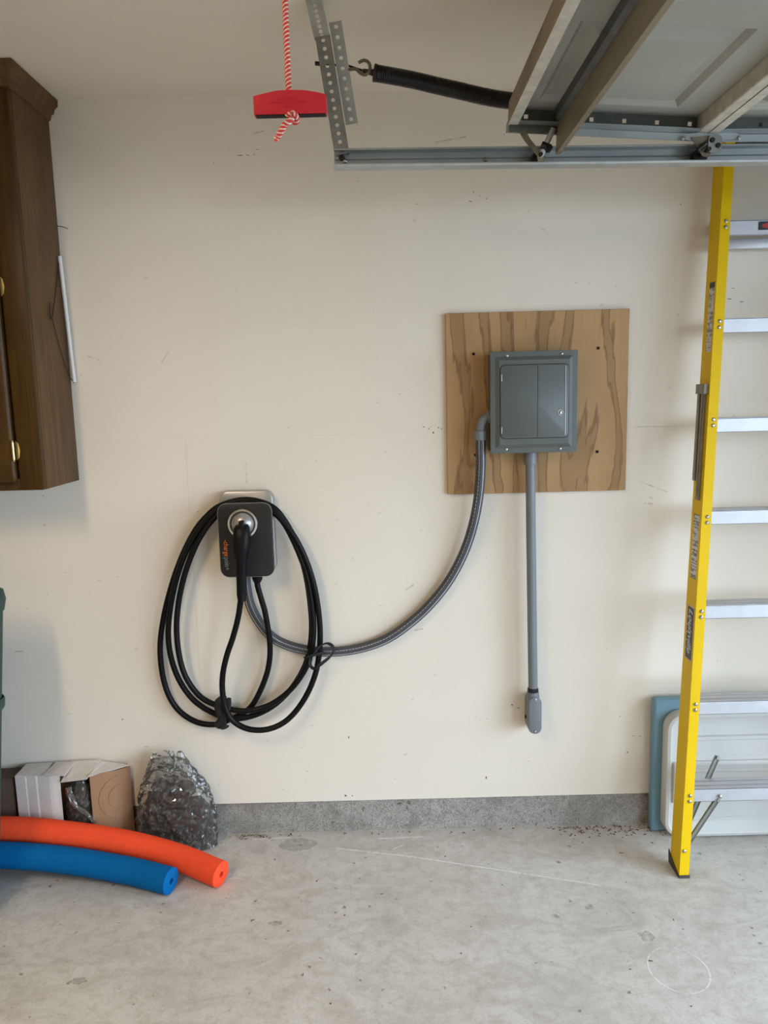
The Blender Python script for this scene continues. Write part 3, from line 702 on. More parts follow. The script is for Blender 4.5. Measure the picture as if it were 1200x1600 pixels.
# ================================================================== garage door track and hanger
TY = -0.600
def track_path():
    pts = [(-0.105 + k * (2.35 + 0.105) / 10, 2.2205 - 0.0145 * (k / 10) * 2.2) for k in range(11)]
    x0, z0 = pts[-1]
    for k in range(1, 13):
        a = PI / 2 * k / 12; pts.append((x0 + 0.32 * math.sin(a), z0 - 0.32 * (1 - math.cos(a))))
    pts.append((x0 + 0.32, 0.02)); return pts
TP = track_path()
tr = thing('garage_door_track', (1.2, TY, 0.0), 'galvanised steel overhead garage door track with bright lower lip', 'track')
def sweep(sec):
    L = []
    for k, (x, z) in enumerate(TP):
        a = TP[max(k - 1, 0)]; b = TP[min(k + 1, len(TP) - 1)]
        t = Vector((b[0] - a[0], b[1] - a[1])).normalized(); n = Vector((-t.y, t.x))
        L.append([(x + n.x * v, y, z + n.y * v) for y, v in sec])
    return MB().loops(L)
web = [(-0.583, 0.0205), (-0.585, 0.0205), (-0.585, 0.006), (-0.5835, 0.004), (-0.585, 0.002), (-0.585, -0.0205), (-0.583, -0.0205)]
sweep(web).build('web', 'track', tr, smooth=25)
sweep([(-0.583, 0.0205), (-0.583, 0.0225), (-0.618, 0.0225), (-0.621, 0.0205), (-0.621, 0.0175), (-0.619, 0.0175), (-0.619, 0.0195), (-0.617, 0.0205)]).build('upper_lip', 'track', tr, smooth=25)
sweep([(-0.583, -0.0205), (-0.583, -0.0225), (-0.616, -0.0225), (-0.6195, -0.0210), (-0.6205, -0.0185), (-0.6200, -0.0155), (-0.6184, -0.0155), (-0.6188, -0.0180), (-0.6180, -0.0195), (-0.616, -0.0205)]).build('lower_lip', 'steel_light', tr, smooth=60)
bs = None
for x in (-0.078, 0.285, 1.30):
    z = 2.2205 - 0.0319 * (x + 0.105) / 2.455
    og = (x, -0.586, z)
    if bs is None: bs = MB().tube([(x, -0.5855, z), (x, -0.5885, z), (x, -0.591, z)], [0.0065, 0.006, 0.003], 10).build('bolt', 'zinc', tr, origin=og)
    else: copy_part(bs, tr, og)
hsrc = None
for x, z in ((-0.097, 2.229), (-0.096, 2.209)):
    og = (x, -0.5855, z)
    if hsrc is None: hsrc = MB().tube([(x, -0.5852, z), (x, -0.5862, z)], 0.0028, 10).build('punched_hole', 'whiteprint', tr, origin=og)
    else: copy_part(hsrc, tr, og)
MB().cyl((-0.085, -0.5855, 2.228), (-0.085, -0.592, 2.228), 0.0075, 6).build('hanger_bolt', 'dark_metal', tr)

# perforated angle irons: each is a thing of its own, bolted together
def angle_iron(name, label, bx, bz, tx, tz, y, cells, w, mat, depth=0.03):
    t = thing(name, (bx, y, bz), label, 'bracket', 'perforated angle irons holding up the track')
    a = Vector((bx, y, bz)); u = Vector((tx - bx, 0, tz - bz)); Lh = u.length; u.normalize(); v = Vector((-u.z, 0, u.x)) * -1
    v = Vector((u.z, 0, -u.x)); n = Vector((0, 1, 0))
    MB().perf(lambda p, q, s: a + u * p + v * q + n * s, Lh, w, cells, 0.0052, 0.002).build('perforated_face', mat, t, smooth=0)
    b = a + v * w
    MB().perf(lambda p, q, s: b + u * p + n * (0.002 + q) - v * s, Lh, depth, cells, 0.0045, 0.002).build('side_flange', mat, t, smooth=0)
    return t
angle_iron('angle_iron', 'long perforated angle iron standing on the end of the track', -0.103, 2.231, -0.1425, 2.512, TY - 0.0005, 14, 0.038, 'steel')
angle_iron('angle_iron', 'short bright perforated angle iron beside the spring hook', -0.0735, 2.3150, -0.1085, 2.561, TY + 0.036, 10, 0.032, 'steel_light', 0.02)
angle_iron('angle_iron', 'upper perforated angle iron running up to the ceiling', -0.1440, 2.505, -0.1635, 2.599, TY + 0.003, 8, 0.040, 'steel_light')

# extension spring with eye bolt
SY = -0.565
sp = thing('extension_spring', (0.2, SY, 2.36), 'long black coiled door spring stretched above the track', 'spring')
SP = catmull([(0.006, SY, 2.4385), (0.10, SY, 2.420), (0.20, SY, 2.396), (0.36, SY, 2.363), (0.60, SY, 2.352), (0.95, SY, 2.350)], 30)
coil = []; tot = 0; pit = 0.0046; R_ = 0.0185
acc = [0]
for a, b in zip(SP[:-1], SP[1:]): acc.append(acc[-1] + (b - a).length)
nst = int(acc[-1] / pit * 10); j = 0
for k in range(nst + 1):
    s = acc[-1] * k / nst
    while j < len(acc) - 2 and acc[j + 1] < s: j += 1
    f = (s - acc[j]) / (acc[j + 1] - acc[j]); p = SP[j].lerp(SP[j + 1], f); t = (SP[j + 1] - SP[j]).normalized()
    x = Vector((0, 1, 0)); y = t.cross(x).normalized(); a = 2 * PI * k / 10
    coil.append(p + x * math.cos(a) * R_ + y * math.sin(a) * R_)
MB().tube(coil, 0.0024, 5).build('coil', 'dark_metal', sp, smooth=60)
d0 = (SP[1] - SP[0]).normalized()
MB().tube([SP[0] - d0 * 0.004, SP[0] + d0 * 0.003], 0.0215, 18).build('end_plug', 'dark_metal', sp)
p0 = SP[0]
MB().tube([p0 - d0 * 0.002, p0 - d0 * 0.016, p0 - d0 * 0.032], [0.0095, 0.0065, 0.0048], 10).tube([Vector((-0.148, SY + 0.010, 2.4690)), Vector((-0.135, SY + 0.010, 2.4680)), Vector((-0.131, SY + 0.010, 2.4675))], [0.0055, 0.0055, 0.003], 8).tube([Vector((-0.135, SY + 0.010, 2.4680)), Vector((-0.06, SY + 0.006, 2.4590)), p0 - d0 * 0.03], 0.0028, 8).build('eye_bolt', 'dark_metal', sp)
MB().tube(catmull([(-0.064, -0.560, 2.4494), (-0.0434, -0.567, 2.4482), (-0.0322, -0.570, 2.4375), (-0.0192, -0.571, 2.4325), (-0.0080, -0.571, 2.4432), (-0.0090, -0.571, 2.4599), (-0.0215, -0.571, 2.4670), (-0.0363, -0.570, 2.4620)], 6), 0.0042, 8).build('s_hook', 'rust', sp)

# ================================================================== garage door, open overhead
GD = thing('garage_door', (1.4, -1.85, 2.20), 'open sectional garage door overhead with embossed panels and strut', 'garage door')
DY0, DY1 = -0.632, -3.03          # track-side edge and far edge
def section(name, x0, z0, x1, z1, first, label):
    """one leaf between (x0,z0) and (x1,z1) of its lower face"""
    root = bpy.data.objects.new(name, None); link(root, GD, ((x0 + x1) / 2, -1.85, (z0 + z1) / 2)); root['label'] = label
    U = Vector((x1 - x0, 0, z1 - z0)); W_ = U.length; U.normalize(); Nn = Vector((-U.z, 0, U.x)); A = Vector((x0, 0, z0))
    F = lambda u, y, n: A + U * u + Vector((0, y, 0)) + Nn * n
    # skin: rows of embossed panels
    sk = MB(); ns = 0.038
    pw = 0.405; gap = 0.085; ys = [DY0 - 0.055 - k * (pw + gap) for k in range(5)]
    ua, ub = 0.062, W_ - 0.098
    ycuts = [DY0]
    for y in ys: ycuts += [y, max(y - pw, DY1 + 0.02)]
    ycuts.append(DY1)
    for i in range(len(ycuts) - 1):
        ya, yb = ycuts[i], ycuts[i + 1]
        q = lambda u0, u1, y0, y1, n0=ns: sk.face([F(u0, y0, n0), F(u1, y0, n0), F(u1, y1, n0), F(u0, y1, n0)])
        q(0, ua, ya, yb); q(ub, W_, ya, yb)
        if i % 2 == 0: q(ua, ub, ya, yb)
        else:
            rings = [(0.0, 0.0), (0.012, 0.012), (0.030, 0.012), (0.052, -0.004)]
            pts = []
            for e, dn in rings: pts.append([F(ua + e, ya - e, ns + dn), F(ub - e, ya - e, ns + dn), F(ub - e, yb + e, ns + dn), F(ua + e, yb + e, ns + dn)])
            for a_, b_ in zip(pts[:-1], pts[1:]):
                for k in range(4): sk.face([a_[k], a_[(k + 1) % 4], b_[(k + 1) % 4], b_[k]])
            sk.face(pts[-1])
    sk.face([F(0, DY0, 0.056), F(W_, DY0, 0.056), F(W_, DY1, 0.056), F(0, DY1, 0.056)])
    sk.build('panel_skin', 'doorskin', root, smooth=0, normals=False)
    # rails along the long edges
    e = MB().loops([[F(0.0, y, 0.0), F(0.0, y, 0.056), F(0.003, y, 0.056), F(0.003, y, 0.0)] for y in (DY0 + 0.004, DY1)])
    e.build('outer_edge', 'dooredge' if first else 'rust', root, smooth=0)
    MB().loops([[F(0.0, y, -0.0022), F(0.024, y, -0.0022), F(0.024, y, 0.0), F(0.0, y, 0.0)] for y in (DY0 + 0.004, DY1)]).build('edge_lip', 'doorlip', root, smooth=0)
    MB().loops([[F(W_ - 0.003, y, -0.002), F(W_ - 0.003, y, 0.056), F(W_ - 0.0005, y, 0.056), F(W_ - 0.0005, y, -0.002)] for y in (DY0, DY1)]).build('inner_edge', 'dooredge', root, smooth=0)
    il = MB().loops([[F(W_ - 0.024, y, -0.0022), F(W_ - 0.001, y, -0.0022), F(W_ - 0.001, y, 0.0), F(W_ - 0.024, y, 0.0)] for y in (DY0, DY1)])
    il.loops([[F(W_ - 0.026, y, -0.001), F(W_ - 0.026, y, 0.037), F(W_ - 0.024, y, 0.037), F(W_ - 0.024, y, -0.001)] for y in (DY0, DY1)])
    il.build('inner_lip', 'doorlip', root, smooth=0)
    # end stile with square punched holes, and its lower flange
    MB().perf(lambda p, q, s: F(0.003 + p, DY0 + s - 0.0, -0.002 + q), W_ - 0.006, 0.046, 6, 0.0052, 0.002, square=True).build('end_stile', 'endsteel', root, smooth=0)
    MB().loops([[F(-0.004, y, n), F(W_ + 0.0, y, n), F(W_, y - 0.002, n), F(-0.004, y - 0.002, n)] for y, n in ((DY0 - 0.0005, -0.003), (DY0 - 0.0005, -0.020))]).loops([[F(-0.004, y, n), F(W_, y, n), F(W_, y, n + 0.002), F(-0.004, y, n + 0.002)] for y, n in ((DY0 - 0.03, 0.0002), (DY0, -0.0022))]).build('stile_flange', 'track', root, smooth=0)
    if first:
        us = 0.122
        s = MB()
        s.loops([[F(us, y, 0.001), F(us + 0.026, y, 0.001), F(us + 0.026, y, -0.0012), F(us + 0.0025, y, -0.0012), F(us + 0.0045, y, -0.064), F(us + 0.014, y, -0.064), F(us + 0.014, y, -0.0665), F(us + 0.002, y, -0.0665)] for y in (DY0 - 0.004, DY1 + 0.01)])
        s.build('strut', 'strut', root, smooth=0)
        MB().loops([[F(us - 0.010, y, 0.036), F(us + 0.004, y, 0.036), F(us + 0.004, y, -0.001), F(us - 0.010, y, 0.010)] for y in (DY0 - 0.012, DY1 + 0.01)]).build('strut_channel', 'endsteel', root, smooth=0)
    return F, W_
F1, W1 = section('door_section', 0.335, 2.2845, 0.8345, 2.2515, True, 'top section with long steel strut')
section('door_section', 0.8355, 2.2500, 1.3650, 2.2440, False, 'second section beyond the hinge')
section('door_section', 1.3660, 2.2440, 1.8950, 2.2370, False, 'third section')
section('door_section', 1.8960, 2.2370, 2.4250, 2.2300, False, 'bottom section')
# top roller bracket: slanted arm, clevis and roller
tb = bpy.data.objects.new('roller_bracket', None); link(tb, GD, (0.40, -0.64, 2.22)); tb['label'] = 'slanted top roller bracket'
rot = lambda a: Matrix.Rotation(a, 3, 'Y')
MB().loops([[(x - 0.0085, y, z), (x + 0.0085, y, z), (x + 0.0085, y + 0.003, z), (x - 0.0085, y + 0.003, z)] for x, y, z in ((0.368, -0.642, 2.268), (0.382, -0.642, 2.245), (0.4165, -0.640, 2.205), (0.4185, -0.638, 2.193))]).build('arm', 'rust', tb, smooth=0)
MB().box((0.338, -0.6405, 2.262), (0.47, -0.6365, 2.278), 0.001, rot(0.066)).build('mounting_plate', 'endsteel', tb)
MB().tube([(0.4465, -0.645, 2.268), (0.4200, -0.642, 2.215), (0.4153, -0.630, 2.202)], 0.0075, 10).build('link', 'steel_light', tb)
MB().tube([(0.416, -0.647, 2.230), (0.437, -0.647, 2.222)], 0.0095, 8).tube([(0.4345, -0.657, 2.221), (0.4345, -0.637, 2.221)], 0.0085, 6).build('clevis', 'dark_metal', tb)
MB().tube([(0.4153, -0.590, 2.208), (0.4153, -0.614, 2.208)], 0.0165, 18).tube([(0.4153, -0.61, 2.208), (0.4153, -0.65, 2.208)], 0.005, 8).build('roller', 'dark_metal', tb)
# hinge between the first two sections, with its roller
hb = bpy.data.objects.new('roller_hinge', None); link(hb, GD, (0.84, -0.64, 2.22)); hb['label'] = 'steel hinge with roller at the section joint'
MB().prism([(-0.078, 0.006), (-0.06, 0.013), (0.0, 0.017), (0.06, 0.013), (0.078, 0.006), (0.06, -0.002), (0.02, -0.006), (-0.02, -0.006), (-0.06, -0.002)], lambda u, v, w: (0.842 + u, w, 2.236 + v), -0.642, -0.638).build('leaf', 'track', hb, smooth=0)
MB().prism(rrect(0.832, 0.866, 2.199, 2.243, 0.012, 4), lambda u, v, w: (u, w, v), -0.652, -0.6485).build('cheek_plate', 'steel', hb, smooth=30)
MB().prism([(0.790, 2.240), (0.835, 2.243), (0.845, 2.205), (0.836, 2.192), (0.822, 2.194)], lambda u, v, w: (u, w, v), -0.645, -0.6425).build('rear_cheek', 'rust', hb, smooth=0)
hs2 = None
for x, z in ((0.8415, 2.2295), (0.8565, 2.2165)):
    og = (x, -0.653, z)
    if hs2 is None: hs2 = MB().tube([(x, -0.652, z), (x, -0.655, z), (x, -0.657, z)], [0.0066, 0.0062, 0.004], 10).build('rivet', 'dark_metal', hb, origin=og)
    else: copy_part(hs2, hb, og)
MB().tube([(0.83, -0.590, 2.206), (0.83, -0.614, 2.206)], 0.0185, 18).tube([(0.83, -0.61, 2.206), (0.83, -0.665, 2.206)], 0.0052, 8).tube([(0.826, -0.652, 2.222), (0.805, -0.652, 2.206)], 0.006, 8).build('roller', 'dark_metal', hb)
bs2 = None
for x, z in ((0.772, 2.2385), (0.912, 2.2365)):
    og = (x, -0.643, z)
    if bs2 is None: bs2 = MB().tube([(x, -0.642, z), (x, -0.645, z), (x, -0.647, z)], [0.0052, 0.005, 0.003], 8).build('bolt', 'zinc', hb, origin=og)
    else: copy_part(bs2, hb, og)

# ================================================================== emergency release cord with red handle
RY = -1.80
hd = thing('release_handle', (-0.089, RY, 1.92), 'red plastic emergency release handle hanging on striped cord', 'handle')
top = [(-0.128, 1.9385), (-0.118, 1.9405), (-0.104, 1.9432), (-0.089, 1.9440), (-0.074, 1.9432), (-0.061, 1.9412), (-0.0505, 1.9385)]
poly = [(-0.128, 1.9200)] + top + [(-0.0500, 1.9200)]
m = MB()
L = []
for y, e in ((RY + 0.0065, 0.0015), (RY + 0.006, 0.0), (RY - 0.006, 0.0), (RY - 0.0065, 0.0015)):
    c = Vector((-0.089, 1.931)); L.append([(c.x + (u - c.x) * (1 - e / 0.039), y, c.y + (v - c.y) * (1 - e / 0.012)) for u, v in poly])
m.loops(L); g = m.build('grip', 'red', hd)
MB().box((-0.1265, RY - 0.0045, 1.9192), (-0.094, RY + 0.0045, 1.9203)).box((-0.084, RY - 0.0045, 1.9192), (-0.0515, RY + 0.0045, 1.9203)).build('slot_shade', 'hole', g, smooth=0)  # black strips painted as the shade inside the hollow grip
emb = MB(); random.seed(11)
for z, xa, xb in ((1.9355, -0.104, -0.078), (1.9315, -0.112, -0.070), (1.9275, -0.100, -0.082)):
    x = xa
    while x < xb:
        w_ = random.uniform(0.0010, 0.0026); emb.box((x, RY - 0.0069, z - 0.0011), (x + w_, RY - 0.0062, z + 0.0011)); x += w_ + 0.0011
tag(emb.build('embossed_marks', 'red', g, smooth=0), kind='stuff')
def strands(P, phases, mat, name, pitch=0.0085, r=0.0017, R=0.0016):
    s = MB(); acc = [0]
    for a, b in zip(P[:-1], P[1:]): acc.append(acc[-1] + (b - a).length)
    n = int(acc[-1] / pitch * 8)
    for ph in phases:
        pts = []; j = 0
        for k in range(n + 1):
            d = acc[-1] * k / n
            while j < len(acc) - 2 and acc[j + 1] < d: j += 1
            p = P[j].lerp(P[j + 1], (d - acc[j]) / (acc[j + 1] - acc[j])); t = (P[j + 1] - P[j]).normalized()
            x = (Vector((1, 0, 0)) - t * t.x).normalized(); y = t.cross(x); a = 2 * PI * k / 8 + ph
            pts.append(p + x * math.cos(a) * R + y * math.sin(a) * R)
        s.tube(pts, r, 6)
    return s.build(name, mat, hd, smooth=60)
up_ = [Vector((-0.0905, RY, 1.9425)), Vector((-0.0905, RY, 2.10)), Vector((-0.090, RY, 2.30)), Vector((-0.090, RY, CEIL - 0.002))]
tail = catmull([(-0.0885, RY - 0.001, 1.9225), (-0.0875, RY - 0.004, 1.9165), (-0.090, RY - 0.006, 1.9125), (-0.0955, RY - 0.005, 1.9095), (-0.100, RY - 0.003, 1.9035), (-0.1045, RY, 1.8985), (-0.1075, RY, 1.8965)], 5)
for nm, path in (('cord', up_), ('cord_tail', tail)):
    strands(path, (0, PI), 'rope_white', nm + '_white_strand', r=0.0012, R=0.0020); strands(path, (PI / 2, 1.5 * PI), 'rope_red', nm + '_red_strand', r=0.0019)
kp = catmull([(-0.0935, RY - 0.003, 1.9190), (-0.0865, RY - 0.007, 1.9205), (-0.0825, RY - 0.004, 1.9170), (-0.084, RY + 0.002, 1.9135), (-0.090, RY, 1.9155)], 6)
strands(kp, (0, PI), 'rope_white', 'knot_white_strand', r=0.0011, R=0.0017); strands(kp, (PI / 2, 1.5 * PI), 'rope_red', 'knot_red_strand', r=0.0017, R=0.0013)

# ================================================================== step ladder
LB_, LT_ = Vector((0.956, -0.326, 0.0)), Vector((1.1145, -0.0955, 2.40))
LCX = 1.305
def lz(z, side=-1):                              # front outer corner of a rail at height z
    p = LB_.lerp(LT_, z / 2.40)
    return p if side < 0 else Vector((2 * LCX - p.x, p.y, p.z))
lad = thing('step_ladder', (LCX, -0.25, 0.0), 'yellow fibreglass step ladder with aluminium steps leaning on wall', 'ladder')
RD = 0.082
def rail(side):
    sg = 1 if side < 0 else -1
    sec = [(0, 0), (0.032, 0), (0.032, 0.0045), (0.0045, 0.0045), (0.0045, RD - 0.0045), (0.028, RD - 0.0045), (0.028, RD), (0, RD)]
    L = []
    for z in (0.010, 1.2, 2.40):
        p = lz(z, side); L.append([(p.x + sg * u, p.y + v, z + (0.16 * v if z < 0.1 else 0)) for u, v in sec])
    return MB().loops(L).build('side_rail', 'yellow', lad, smooth=0)
railL = rail(-1); railR = rail(1)
def foot(side, par):
    p = lz(0.0, side); sg = 1 if side < 0 else -1
    f = MB()
    f.box((p.x - 0.002 if sg > 0 else p.x - 0.036, p.y - 0.003, 0.0), (p.x + 0.036 if sg > 0 else p.x + 0.002, p.y + RD + 0.004, 0.010), 0.002)
    f.prism([(-0.002, 0.004), (RD + 0.004, 0.004), (RD + 0.004, 0.050), (RD - 0.012, 0.034), (0.012, 0.012)], lambda u, v, w: (p.x - sg * w, p.y + u + v * 0.09, v), 0.0, 0.004)
    f.build('rubber_foot', 'footrubber', par, smooth=20)
foot(-1, railL); foot(1, railR)
# rear frame folded in behind
for sg in (-1, 1):
    L = []
    for z in (0.06, 2.36):
        p = lz(z, sg); s_ = 1 if sg < 0 else -1
        L.append([(p.x + s_ * u, p.y + v, z) for u, v in ((0.010, 0.040), (0.034, 0.040), (0.034, 0.0765), (0.010, 0.0765))])
    MB().loops(L).build('rear_rail', 'yellow', lad, smooth=0)
STEPS = [2.147, 1.839, 1.521, 1.222, 0.912, 0.593, 0.299]
for i, z in enumerate(STEPS):
    p = lz(z); x0, x1 = p.x + 0.006, 2 * LCX - p.x - 0.006; y = p.y + 0.0052
    h = 0.046
    s = MB()
    s.box((x0, y, z - h), (x1, y + 0.0025, z), 0.0008, seg=1)                       # front apron
    s.box((x0, y, z - h), (x1, y + 0.010, z - h + 0.0025), 0.0008, seg=1)           # return lip
    for a, b, dz in ((0.0, 0.018, 0), (0.018, 0.026, -0.004), (0.026, 0.048, 0), (0.048, 0.054, -0.004), (0.054, 0.070, 0)):
        s.box((x0, y + a, z - 0.0025 + dz), (x1, y + b, z + dz))                     # ribbed tread
    s.box((x0, y + 0.068, z - 0.030), (x1, y + 0.070, z))
    st_ = s.build('step', 'alu', lad, origin=(LCX, y, z), smooth=0)
# bar of the rear frame below the top visible step, gussets at the bottom step
for z in (2.083,):
    p = lz(z); MB().box((p.x + 0.034, p.y + 0.058, z - 0.016), (2 * LCX - p.x - 0.034, p.y + 0.0765, z + 0.016), 0.003).build('rear_bar', 'alu', lad)
tc = lz(2.40); MB().box((tc.x - 0.012, tc.y - 0.016, 2.40), (2 * LCX - tc.x + 0.012, tc.y + RD + 0.01, 2.452), 0.008).build('top_cap', 'footrubber', lad)
for (a, b, m_) in (((1.118, -0.215, 0.375), (1.000, -0.236, 0.095), 'alu_dark'), ((1.092, -0.288, 0.262), (0.982, -0.300, 0.092), 'alu_dark')):
    a, b = Vector(a), Vector(b); d = (b - a).normalized(); n = d.cross(Vector((0, 1, 0))).normalized()
    br = MB().loops([[q + n * 0.008 + Vector((0, -0.004, 0)), q + n * 0.008 + Vector((0, 0.004, 0)), q - n * 0.008 + Vector((0, 0.004, 0)), q - n * 0.008 + Vector((0, -0.004, 0)), q - n * 0.003 + Vector((0, -0.001, 0)), q + n * 0.003 + Vector((0, -0.001, 0))] for q in (a, b)])
    g_ = br.build('gusset_brace', m_, lad, smooth=0)
    MB().cyl(a + Vector((0, -0.005, -0.004)), a + Vector((0, -0.008, -0.004)), 0.006, 10).build('bolt', 'zinc', g_)
rv = None
def rivet(x, y, z, par):
    global rv
    og = (x, y, z)
    if rv is None: rv = MB().tube([(x, y + 0.001, z), (x, y - 0.0025, z), (x, y - 0.0048, z)], [0.0066, 0.0060, 0.0026], 12).build('rivet', 'zinc', par, origin=og)
    else: copy_part(rv, par, og)
for z in (2.135, 1.820, 1.508, 1.194, 0.885, 0.577, 0.270):
    for dz in (0.0095, -0.0095):
        p = lz(z + dz); rivet(p.x + 0.0185, p.y, z + dz, railL)
        p = lz(z + dz, 1); rivet(p.x - 0.0185, p.y, z + dz, railR)
p = lz(0.092); rivet(p.x + 0.011, p.y, 0.092, railL)
p = lz(0.26); rivet(1.095, p.y + 0.0045, 0.272, lad)
# folded spreader on the outside of the left rail
def on_web(v, z, out=0.0):
    p = lz(z); return Vector((p.x - out, p.y + v, z))
sprd = MB()
def webbox(mb, v0, v1, z0, z1, o0, o1):
    mb.loops([[on_web(v0, z, o0), on_web(v0, z, o1), on_web(v1, z, o1), on_web(v1, z, o0)] for z in (z0, z1)])
webbox(sprd, 0.010, 0.078, 1.600, 1.632, 0.0, 0.014); webbox(sprd, 0.056, 0.074, 1.315, 1.605, 0.001, 0.009); webbox(sprd, 0.022, 0.042, 1.255, 1.605, 0.001, 0.009)
webbox(sprd, 0.028, 0.036, 1.27, 1.60, 0.009, 0.011)
sprd.build('spreader', 'spreader', lad, smooth=0)
def sticker(name, v0, v1, z0, z1, mat, o=0.0006, par=railL):
    mb = MB(); webbox(mb, v0, v1, z0, z1, 0.0, o); return mb.build(name, mat, par, smooth=0)
sticker('warning_sticker', 0.012, 0.050, 1.735, 1.940, 'label1'); sticker('sticker_header', 0.012, 0.050, 1.940, 1.958, 'navy')
sticker('instruction_sticker', 0.018, 0.060, 0.995, 1.205, 'label2')
for z in (1.205, 1.183, 1.172, 1.118, 1.088, 1.072, 1.045, 1.035, 0.996): sticker('sticker_rule', 0.017, 0.061, z - 0.0012, z + 0.0012, 'navy', 0.0008)
sticker('brand_sticker_border', 0.010, 0.066, 0.722, 0.903, 'pink', 0.0006); bst = sticker('brand_sticker', 0.013, 0.063, 0.727, 0.898, 'navy', 0.0009)
def lad_text(z0, v0): return lambda u, v, w: on_web(v0 - v, z0 - u, 0.0012 + w)
text_mesh('brand_lettering', 'Louisville', 0.044, lad_text(0.894, 0.037), 'ink_white', railL, shear=0.35, xscale=0.90)
lt = MB()
for k in range(5): webbox(lt, 0.056, 0.0595, 0.86 - k * 0.026, 0.866 - k * 0.026, 0.0009, 0.0012)
tag(lt.build('brand_small_print', 'ink_white', railL, smooth=0), kind='stuff')
p = lz(2.128)
lb1 = MB().box((1.223, p.y + 0.0042, 2.115), (1.290, p.y + 0.0051, 2.141)).build('step_label', 'navy', lad, smooth=0)
MB().prism([(1.262 + 0.030 * math.cos(a * PI / 10), 2.128 + 0.009 * math.sin(a * PI / 10)) for a in range(20)], lambda u, v, w: (u, w, v), p.y + 0.0041, p.y + 0.0036).build('red_oval', 'redlabel', lb1, smooth=0)

# ================================================================== blue board and white folding table behind the ladder
bb = thing('blue_board', (1.25, -0.03, 0.0), 'dusty blue board standing behind the white folding table', 'board')
MB().box((0.957, -0.050, 0.001), (1.58, -0.010, 0.514), 0.010, seg=3).build('panel', 'blue_board', bb)
ft = thing('folding_table', (1.45, -0.08, 0.0), 'white plastic folding table on its side behind the ladder', 'table')
L = []
for y, e in ((-0.052, 0.004), (-0.056, 0.0), (-0.088, 0.0), (-0.097, 0.004), (-0.100, 0.014), (-0.096, 0.024)):
    L.append([(x, y, z) for x, z in rrect(0.988 + e, 1.95 - e, 0.003 + e, 0.478 - e, 0.062 - e, 8)])
MB().loops(L).build('table_top', 'table', ft)
L = []
for y, e in ((-0.0955, 0.0), (-0.1035, 0.004), (-0.1035, 0.016), (-0.099, 0.020)):
    L.append([(x, y, z) for x, z in rrect(1.060 + e, 1.88 - e, 0.300 + e, 0.396 - e, 0.006)])
MB().loops(L).build('upper_rib_panel', 'table', ft)
MB().box((1.06, -0.112, 0.284), (1.90, -0.095, 0.304), 0.005).build('ridge', 'table', ft)
L = []
for y, e in ((-0.0955, 0.0), (-0.101, 0.004), (-0.101, 0.012), (-0.097, 0.016)):
    L.append([(x, y, z) for x, z in rrect(1.060 + e, 1.88 - e, 0.066 + e, 0.270 - e, 0.006)])
MB().loops(L).build('lower_rib_panel', 'table', ft)
L = []
for y, e in ((-0.0955, 0.0), (-0.106, 0.003), (-0.107, 0.006)):
    L.append([(x, y, z) for x, z in rrect(1.012 + e, 1.034 - e, 0.140 + e, 0.298 - e, 0.004)])
MB().loops(L).build('edge_handle', 'table', ft)
MB().cyl((1.16, -0.102, 0.075), (1.24, -0.102, 0.083), 0.0012, 6).build('stray_thread', 'paper', ft)

# ================================================================== left corner: boxes, bag, noodles, bin
def noodle(name, path, mat, label):
    t = thing(name, (path[len(path) // 2][0], path[len(path) // 2][1], 0.0), label, 'pool noodle')
    P = catmull(path, 8); R, r = 0.0435, 0.0100
    mb = MB(); n = 24; d = (P[-1] - P[-2]).normalized()
    mb.tube(P[:-1] + [P[-1] - d * 0.003], R, n, cap=False)
    x, y = frame_of(d)
    ring = lambda rad, off: [P[-1] + d * off + x * math.cos(2 * PI * k / n) * rad + y * math.sin(2 * PI * k / n) * rad for k in range(n)]
    mb.loops([ring(R, -0.003), ring(R - 0.003, 0), ring(r, 0), ring(r, -0.05)], False, True)
    mb.build('foam_tube', mat, t, smooth=50, normals=False)
    return t
noodle('pool_noodle', [(-1.839,-0.157,0.147), (-1.658,-0.157,0.144), (-1.376,-0.157,0.139), (-1.160,-0.162,0.119), (-0.928,-0.187,0.090), (-0.735,-0.235,0.062), (-0.577,-0.309,0.0440)], 'noodle_o', 'orange foam pool noodle lying behind the blue one')
noodle('pool_noodle', [(-1.799,-0.238,0.102), (-1.622,-0.238,0.100), (-1.358,-0.238,0.092), (-1.134,-0.246,0.073), (-0.900,-0.285,0.0525), (-0.737,-0.338,0.0440)], 'noodle_b', 'blue foam pool noodle lying in front on the floor')

bx = thing('cardboard_carton', (-1.2, -0.055, 0.0), 'torn white cardboard carton standing open against the wall', 'carton')
c = MB().box((-1.344, -0.012, 0.0), (-0.972, -0.009, 0.30)).box((-1.344, -0.09, 0.0), (-0.972, -0.009, 0.003)).box((-1.347, -0.093, 0.0), (-1.344, -0.009, 0.303))
c.build('back_and_base', 'card_brown', bx, smooth=0)
fp = MB()      # creased white front panel
cols = [(-1.347, -0.0945, 0.305), (-1.311, -0.0962, 0.305), (-1.306, -0.0950, 0.304), (-1.273, -0.0968, 0.304), (-1.267, -0.0952, 0.302), (-1.224, -0.0966, 0.303), (-1.214, -0.0950, 0.303), (-1.190, -0.0900, 0.304)]
fp.loops([[(x, y, 0.0), (x, y, h), (x, y + 0.003, h), (x, y + 0.003, 0.0)] for x, y, h in cols]); fp.build('front_panel', 'card_white', bx, smooth=0)
def sheet(name, pts, mat, th=0.003):
    a, b, c_, d_ = [Vector(p) for p in pts]; n = (b - a).cross(c_ - a).normalized() * th
    return MB().loops([[a, b, c_, d_], [a + n, b + n, c_ + n, d_ + n]]).build(name, mat, bx, smooth=0)
